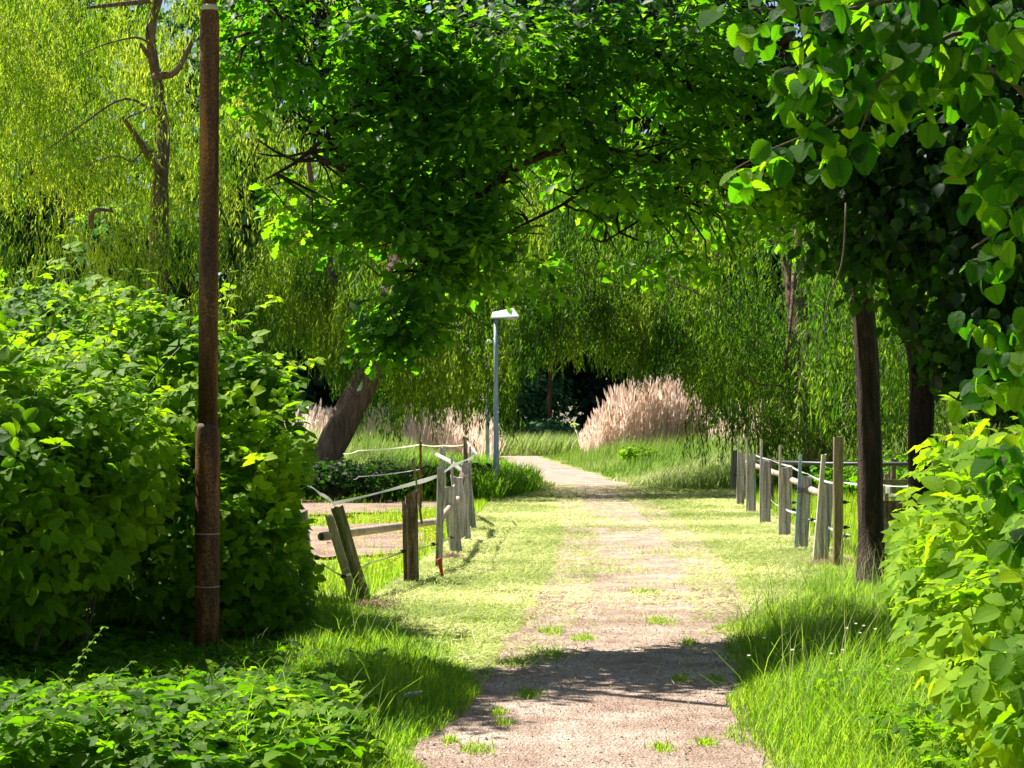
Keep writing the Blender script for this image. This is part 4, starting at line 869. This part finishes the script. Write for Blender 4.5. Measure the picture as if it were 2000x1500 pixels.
willow('weeping willow with a thick leaning trunk beyond the left paddock', [([P(600, 985, 40), P(655, 850, 40), P(700, 770, 40.2), P(735, 695, 40.5), P(770, 560, 41.5), P(800, 400, 43), P(820, 150, 44)], .33, .2)],
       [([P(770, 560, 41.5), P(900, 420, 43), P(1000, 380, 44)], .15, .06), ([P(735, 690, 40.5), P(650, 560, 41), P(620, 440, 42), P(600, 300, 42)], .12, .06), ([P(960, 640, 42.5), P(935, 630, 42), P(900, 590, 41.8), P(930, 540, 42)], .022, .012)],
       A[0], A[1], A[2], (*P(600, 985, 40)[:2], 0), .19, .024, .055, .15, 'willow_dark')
segB = [(1000, 700), (1080, 700), (1140, 690), (1190, 715), (1260, 735), (1330, 720), (1360, 790), (1400, 830), (1470, 860), (1520, 880), (1570, 890), (1640, 850), (1700, 880), (1760, 880), (1900, 850)]
Bq = join(curtain(segB, 1100, 40.5, 47), column_fill(segB, 2200, 41, 50, 330), column_fill([(1570, 860), (1900, 880)], 500, 36, 41, 450),
          mound_strands([Bp(1440, 640, 40, .6, .7, .5), Bp(1340, 560, 40.5, .8, .8, .4), Bp(1230, 600, 41, .6, .8, .5), Bp(1430, 790, 40, .5, .6, .35), Bp(1110, 560, 41, .8, .8, .6), Bp(1560, 800, 40, .8, .7, .4), Bp(1300, 650, 41, .5, .6, .3)], 900, .4, 1.2))
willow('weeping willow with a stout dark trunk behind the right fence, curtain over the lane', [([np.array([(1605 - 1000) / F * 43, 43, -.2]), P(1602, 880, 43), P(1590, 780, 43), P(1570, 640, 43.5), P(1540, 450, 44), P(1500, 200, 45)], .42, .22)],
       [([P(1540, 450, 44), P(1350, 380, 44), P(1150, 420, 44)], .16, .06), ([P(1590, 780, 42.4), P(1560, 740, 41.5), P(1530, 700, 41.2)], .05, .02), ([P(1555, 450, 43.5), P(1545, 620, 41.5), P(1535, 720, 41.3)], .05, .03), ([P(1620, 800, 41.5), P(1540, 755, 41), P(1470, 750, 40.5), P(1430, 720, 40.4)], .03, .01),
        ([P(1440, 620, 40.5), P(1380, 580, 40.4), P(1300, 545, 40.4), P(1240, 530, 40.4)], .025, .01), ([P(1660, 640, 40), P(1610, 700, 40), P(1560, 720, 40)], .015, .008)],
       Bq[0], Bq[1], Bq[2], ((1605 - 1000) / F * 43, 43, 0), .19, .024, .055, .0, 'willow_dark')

# ------------------------------------------------------------------ reeds
def reeds(name, n, x0, x1, y0, y1, hf, seed, lean=.12):
    x = U(x0, x1, n); y = U(y0, y1, n); h = hf(x, y) * U(.62, 1.08, n) * (1 + .16 * hash_noise(x, y, 1.2, seed) + .12 * hash_noise(x, y, 3.5, seed)); k = h > .4; x, y, h = x[k], y[k], h[k]; n = len(x)
    a = rng.normal(0, .6, n); up = np.stack([lean * 1.2 + rng.normal(0, .15, n), rng.normal(0, .12, n), np.ones(n)], 1)
    base = np.stack([x, y, x * 0], 1); nr = np.stack([np.sin(a) * .6, -np.ones(n), np.zeros(n)], 1)
    tv = [(-.5, 0, 0), (.5, 0, 0), (.35, .86, 0), (-.35, .86, 0), (1.9, .90, .02), (1.3, .97, .02), (0, 1.02, 0), (-1.0, .94, 0)]
    tf = [(0, 1, 2, 3), (3, 2, 4, 5), (3, 5, 6, 7)]
    me = scatter_mesh(name, (tv, tf), base, nr, up, h, M['reed'], None, .030 * U(.8, 1.4, n), smooth=False)
    return tag(link(name, me), kind='stuff')
top = lambda x, xs_, hs: np.interp(x, xs_, hs)
reeds('reed_bed', 9500, 3.0, 9.0, 80, 86, lambda x, y: top(x, [3.0, 3.7, 4.7, 5.6, 6.3, 7.0, 7.8, 9.0], [.9, 1.9, 2.85, 3.15, 3.0, 2.6, 2.0, 1.2]), 1)
reeds('reed_bed', 2400, -9, -.6, 76, 84, lambda x, y: top(x, [-9, -5, -2, -.9, -.6], [2.1, 2.1, 1.9, 1.6, .8]), 2)
reeds('reed_bed', 2500, 8.0, 14, 74, 82, lambda x, y: top(x, [8, 9, 14], [1.7, 2.2, 2.4]), 3)
n = 5200; x = U(-2.5, 5, n); y = U(86, 95, n)
blades('seeding_grass', x, y, U(.6, 1.25, n), .04, M['meadow'], .35, BLADE2, bias=(.25, 0))

# ------------------------------------------------------------------ shrubs in the meadow
def shrub(name, label, cx, cy, r, h, nl, mat, ls, cat='shrub', group=None, cz=None):
    root = empty(name, (cx, cy, 0), label, cat, group)
    bl = [(cx + U(-.5, .5) * r, cy + U(-.4, .4) * r, h * U(.35, .68), r * U(.4, .7), r * .6, h * U(.25, .36)) for _ in range(7)]
    c, d = in_blobs(bl, nl, .5, .7); c[:, 2] = np.abs(c[:, 2]); nr = norm(d * .7 + np.array([0, 0, .6]) + rng.normal(0, .4, (nl, 3)))
    me = scatter_mesh('foliage', OVAL_SIMPLE, c, nr, rng.normal(0, 1, (nl, 3)), ls * U(.6, 1.3, nl), M[mat]); tag(link('foliage', me, root), kind='stuff')
    st = MB()
    for b in bl: st.tube([(cx, cy, -.05), ((cx + b[0]) / 2, (cy + b[1]) / 2, b[2] * .6), b[:3]], [r * .03, r * .02, r * .01], 5, False)
    st.build('stem', M['twig'], root); return root
shrub('meadow_shrub', 'yellow-green leafy shrub in the meadow just below the pink reeds', 4.1, 62, .8, .95, 700, 'bramble', .16)
shrub('meadow_shrub', 'darker leafy shrub in the meadow right of the reeds', 5.6, 60, .9, .8, 700, 'bramble', .15)
shrub('meadow_shrub', 'dense green shrub at the meadow edge by the end of the right fence', 5.0, 48, .6, .55, 600, 'bramble', .12)
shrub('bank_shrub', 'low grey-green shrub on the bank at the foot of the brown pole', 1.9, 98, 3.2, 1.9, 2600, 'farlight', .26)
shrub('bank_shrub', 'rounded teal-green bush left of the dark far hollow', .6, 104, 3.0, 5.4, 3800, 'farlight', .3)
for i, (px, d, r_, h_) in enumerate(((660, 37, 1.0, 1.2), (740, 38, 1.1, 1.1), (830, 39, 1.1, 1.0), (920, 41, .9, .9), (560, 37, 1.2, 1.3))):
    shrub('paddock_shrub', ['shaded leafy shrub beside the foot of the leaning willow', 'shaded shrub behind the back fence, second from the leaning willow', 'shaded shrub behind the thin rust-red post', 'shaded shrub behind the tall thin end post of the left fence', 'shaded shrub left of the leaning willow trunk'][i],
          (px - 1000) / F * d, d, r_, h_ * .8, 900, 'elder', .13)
for i, (px, d, r_, h_) in enumerate(((1540, 40, 1.0, .9), (1680, 38, 1.2, 1.0), (1800, 36, 1.4, 1.3))):
    shrub('paddock_shrub', ['low green shrub behind the right fence left of the stout willow trunk', 'low green shrub behind the dark oak trunk', 'low green shrub behind the right brambles'][i], (px - 1000) / F * d, d, r_, h_, 900, 'oak', .13)

# ------------------------------------------------------------------ far trees
FT = [(-9.5, 126, 37, 6.5, 0), (5.5, 128, 37, 7, 0), (-32, 120, 31, 6.5, 0), (-23, 97, 17, 5, 1), (-27, 112, 30, 6.5, 0), (-19, 104, 30, 6.5, 1), (-12, 110, 31, 6.5, 0), (-6, 118, 33, 6.5, 0), (0, 114, 31, 6, 1), (4.5, 108, 20, 4.2, 0), (9.5, 118, 33, 7, 0), (15, 112, 31, 6, 0), (20, 112, 25, 6, 1), (27, 108, 23, 6, 0), (-14, 84, 15, 4, 1), (-9.5, 90, 13, 3.6, 0), (11, 100, 12, 4, 0)]
FL = ['tallest dark far tree behind the left part of the oak leaves', 'tallest dark far tree behind the middle of the oak leaves', 'tall dark far tree beyond the left edge of the picture', 'low bluish far tree behind the left part of the big willow', 'tall dark far tree at the extreme left behind the big willow', 'bluish green far tree left of the rusty post', 'very tall dark far tree just right of the rusty post', 'tall dark far tree behind the leaning willow', 'far tree behind the street lamp',
      'very dark far tree behind the left edge of the pink reeds', 'tall dark far tree directly behind the pink reeds', 'dark far tree behind the right end of the reeds', 'bluish far tree behind the right willow trunk', 'dark far tree at the extreme right behind the right brambles',
      'mid-height bluish tree glimpsed between the big willow and the oak leaves', 'rounded dark tree glimpsed left of the leaning willow', 'low dark tree right behind the reeds']
for (x, y, h, r_, k), lab in zip(FT, FL):
    root = empty('far_tree', (x, y, 0), lab, 'tree', 'trees closing the view beyond the meadow')
    tk = MB(); tk.tube([(x, y, -.3), (x + .2, y, h * .3), (x, y, h * .7)], [.35, .28, .12], 8, bump=.1)
    for _ in range(6): tk.tube([(x, y, h * U(.25, .5)), (x + U(-1, 1) * r_ * .6, y + U(-1, 1) * r_ * .4, h * U(.5, .8))], [.12, .04], 5)
    tk.build('trunk', M['bark'], root, True)
    bl = [(x + rng.normal(0, .42) * r_, y + rng.normal(0, .3) * r_, h * q, r_ * U(.4, .68), r_ * U(.35, .55), h * U(.09, .16)) for q in np.linspace(.1, .88, 16)]
    c, d = in_blobs(bl, 6500, .6, .7); c[:, 2] = np.abs(c[:, 2]); nr = norm(d * .8 + np.array([0, 0, .5]) + rng.normal(0, .5, c.shape))
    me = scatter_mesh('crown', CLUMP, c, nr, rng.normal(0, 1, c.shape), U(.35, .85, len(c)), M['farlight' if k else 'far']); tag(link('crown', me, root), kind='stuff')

# ------------------------------------------------------------------ small things
def dock(px, py, hpx, label, n=5, lean=0, mat='grass'):
    g = G(px, py); root = empty('dock_plant', (g[0], g[1], 0), label, 'plant'); L = hpx / F * g[1]
    for i in range(n):
        a = U(0, 6.28); al = np.array([[math.cos(a) * .35 + lean, math.sin(a) * .2, 1]]); nr = np.array([[math.cos(a) * .3 + .2, -1, .3]])
        me = scatter_mesh('leaf', ROUND, np.array([[g[0] + .02 * math.cos(a), g[1] + .02 * math.sin(a), .0 + L * .12]]), nr, al, L * U(.6, 1), M[mat], U(.4, .9, 1), L * U(.38, .55)); link('leaf', me, root)
    mb = MB(); mb.tube([(g[0], g[1], -.01), (g[0], g[1], L * .2)], .006, 5); mb.build('stem', M['stem'], root)
dock(771, 1362, 40, 'broad round-leaved dock plant standing in the left verge grass')
dock(822, 1325, 44, 'upright pointed dock leaves at the shaded edge of the left verge', 3)
dock(868, 1362, 30, 'single small dock leaf in bright grass beside the path', 2)
dock(678, 1462, 62, 'tall narrow dock leaf leaning right at the lower left', 2, .35)
dock(652, 1470, 46, 'dark ribbed dock leaf beside the tall leaning one', 2)
def sprig(px, py, hpx, label, levels=6, spread=.05, d=None, name='nettle_plant', ls=.06, tm=OVAL, lean=0.0):
    g = G(px, py) if d is None else np.array([(px - 1000) / F * d, d, 0]); H = (hpx / F * g[1]); root = empty(name, (g[0], g[1], 0), label, 'plant')
    pts = np.array([(g[0] + lean * t * t * H + .01 * math.sin(t * 5), g[1], H * t) for t in np.linspace(0, 1, 7)])
    MB().tube(pts, np.linspace(.004, .002, 7), 5).build('stem', M['stem'], root)
    k = 0
    for t in np.linspace(.25, 1, levels):
        for s_ in range(4):
            a = s_ * math.pi / 2 + k * .8 + U(-.3, .3); p = np.array([np.interp(t, np.linspace(0, 1, 7), pts[:, c]) for c in range(3)])
            me = scatter_mesh('leaf', tm, p[None], np.array([[math.cos(a) * .3, math.sin(a) * .3, 1]]), np.array([[math.cos(a), math.sin(a), -.15]]), ls * (1.15 - .5 * t) * U(.9, 1.2), M['bramble'], U(.3, 1, 1)); link('leaf', me, root)
        k += 1
sprig(793, 1345, 72, 'slender pale-leaved weed rising above the left verge grass')
sprig(430, 1500, 95, 'upright nettle near the bottom edge, left of the curled grass stalks', 7, ls=.08)
sprig(515, 1520, 150, 'tall bright nettle at the bottom, right of the curled grass stalks', 8, ls=.09)
sprig(590, 1515, 110, 'bright nettle at the bottom left of the leaning dock leaf', 7, ls=.08)
sprig(320, 1510, 110, 'bright nettle at the bottom below the dark hollow', 7, ls=.09)
sprig(740, 1515, 70, 'small nettle at the bottom edge beside the bright verge grass', 5, ls=.07)
sprig(490, 1395, 60, 'small dark-stemmed nettle alone in the shade right of the post foot', 6, ls=.05)
sprig(95, 1500, 250, 'tall straggling cleavers stem at the lower left corner', 14, d=9.3, name='cleavers_plant', ls=.035, lean=.45)
sprig(150, 1500, 190, 'shorter cleavers stem right of the tall one', 11, d=9.2, name='cleavers_plant', ls=.035, lean=.6)
g = G(408, 1440); root = empty('grass_stalks', (g[0], g[1], 0), 'three curled-over bright grass stalks below the rusty post', 'plant')
for dx_, hh_, cc in ((-.02, .12, -1), (.0, .14, 1), (.015, .15, -1)):
    t = np.linspace(0, 1, 12); MB().tube(np.stack([g[0] + dx_ + cc * .04 * np.maximum(0, t - .45) * 1.6, g[1] + 0 * t, .18 + hh_ * np.sin(t * 2.2)], 1), .003, 5).build('stalk', M['grass'], root)
# dung clods in the paddock
for px, py, s_, lab in ((703, 1042, .055, 'dark dung clod on the pale paddock soil behind the rail'), (742, 1038, .05, 'flatter dark dung clod right of the first, on the paddock soil'), (720, 1052, .02, 'tiny dung crumb on the paddock soil between the clods'), (680, 1012, .06, 'dark dung heap on the far grass left of the rotten post'), (760, 985, .07, 'dark dung heap on the shaded soil below the tape'), (642, 1067, .03, 'small dark clod in the grass left of the leaning post')):
    d = D(py); p = P(px, py, d); mb = MB()
    bm_v = []; ns, nr_ = 12, 5
    for i in range(nr_):
        for k in range(ns):
            a = 2 * math.pi * k / ns; ph = i / (nr_ - 1) * math.pi / 2; q = s_ * (1 + .5 * mnoise.noise(Vector((math.cos(a) * 2 + px, math.sin(a) * 2, i * .9))))
            bm_v.append((p[0] + q * 1.5 * math.cos(a) * math.cos(ph), p[1] + q * math.sin(a) * math.cos(ph), .02 + float(gz(p[0], p[1])) + q * math.sin(ph)))
    mb.add(bm_v, [(i * ns + k, i * ns + (k + 1) % ns, (i + 1) * ns + (k + 1) % ns, (i + 1) * ns + k) for i in range(nr_ - 1) for k in range(ns)])
    tag(mb.build('dung_heap', M['dung'], None, True), lab, 'dung')
# piece of wood in the verge
g = G(797, 1388); mb = MB(); post_mesh(mb, (g[0] - .05, g[1], .05), (g[0] + .06, g[1] - .02, .09), .03, .02, 3)
mb = MB(); mb.box((g[0], g[1], .07), (.13, .03, .022), Matrix.Rotation(math.radians(-18), 3, 'Y') @ Matrix.Rotation(.4, 3, 'Z')); mb.tube([(g[0] - .07, g[1], .05), (g[0] + .0, g[1] - .012, .085), (g[0] + .075, g[1] - .02, .105)], [.012, .02, .008], 7)
tag(mb.build('wood_piece', M['wood_pale'], None, False), 'pale broken piece of wood lying in bright verge grass by the path', 'wood')
# flowers and litter
def petals(name, x, y, z, s_, mat):
    n = len(x); x = np.repeat(x, 5); y = np.repeat(y, 5); z = np.repeat(z, 5); a = np.tile(np.arange(5) * 1.2566, n) + np.repeat(U(0, 6, n), 5)
    me = scatter_mesh(name, CLUMP, np.stack([x, y, z], 1), np.stack([np.cos(a) * -.4, np.sin(a) * -.4 - .3, np.ones(5 * n)], 1), np.stack([np.cos(a), np.sin(a), a * 0 + .3], 1), s_, M[mat])
    return tag(link(name, me), kind='stuff')
n = 900; y = U(18.5, 30, n); l, r = lane_edges(y); x = l - .1 - 2.4 * U(0, 1, n) ** 1.5; petals('buttercups', x, y, U(.12, .26, n), .014, 'yellow')
n = 26; px = U(1440, 1760, n); d = U(10, 14, n); petals('white_flowers', (px - 1000) / F * d, d, U(.2, .42, n), .012, 'white_flower')
n = 10000; y = 8.3 + 10 * U(0, 1, n); x = pc(y) + rng.choice([-1, 1], n) * (.85 - .85 * U(0, 1, n) ** 1.6)
blades('dry_litter', x, y, U(.015, .05, n), .005, M['litter'], flat=True, z=U(.006, .012, n))
for px, py, rad in ((735, 1190, .16), (1625, 1105, .25), (880, 1095, .10)):
    g = G(px, py); n = 900; blades('dry_hay', g[0] + rng.normal(0, rad * .6, n), g[1] + rng.normal(0, rad, n), U(.04, .1, n), .006, M['litter'], flat=True, z=U(.01, .07, n), var=U(.5, 1, n))

# ------------------------------------------------------------------ unseen tree added left of the view, its bough shaped to shade the verge
root = empty('unseen_shade_tree', (-6.4, 13.2, 0), 'unseen tree beyond the left edge, its bough added to shade the verge', 'tree')
tk = MB(); limb(tk, [(-6.4, 13.2, -.1), (-6.35, 13.2, 2), (-6.2, 13.3, 4.4), (-6.1, 13.3, 6.5)], .17, .08, 12); tk.build('trunk', M['bark'], root, True)
tk = MB(); limb(tk, [(-6.2, 13.3, 4.6), (-5.2, 13.4, 5.2), (-4.2, 13.6, 5.4), (-3.2, 13.7, 5.5)], .07, .02, 8); tk.build('branch', M['bark'], root, True)
c, dr = in_blobs([(-3.75, 13.3, 5.35, .45, .7, .35), (-3.1, 13.9, 5.4, .45, .6, .3), (-3.5, 14.4, 5.6, .6, .5, .3), (-3.6, 12.7, 5.3, .4, .5, .3)], 700, .1, .7)
pos, nr, al = clusters(c, dr, 5, .15, .6, .7, .8)
tag(link('crown', scatter_mesh('crown', OVAL_SIMPLE, pos, nr, al, U(.09, .14, len(pos)), M['hazel']), root), kind='stuff')

for nm, n, fx in (('tall_blades', 900, lambda y: redge(y) + U(.1, 2.4, len(y))), ('tall_blades', 260, lambda y: ledge(y) - U(.2, .9, len(y)))):
    y = U(8.6, 17, n); x = fx(y); blades(nm, x, y, U(.3, .62, n), U(.004, .007, n), M['grass'], .7, BLADE, var=U(.3, 1, n))
n = 700; y = U(9.5, 20, n); x = redge(y) + U(.2, 2.5, n); blades('seed_stalks', x, y, U(.4, .75, n), .0035, M['meadow'], .2, BLADE2, var=U(.6, 1, n))

n = 2600; y = U(8.4, 13.5, n); x = -.8 - 2.6 * U(0, 1, n) ** 1.2
blades('undergrowth_grass', x, y, U(.15, .42, n) * np.interp(y, [8.4, 10, 13.5], [1, .8, .45]), .006, M['grass'], .6, BLADE, var=U(.1, .8, n))
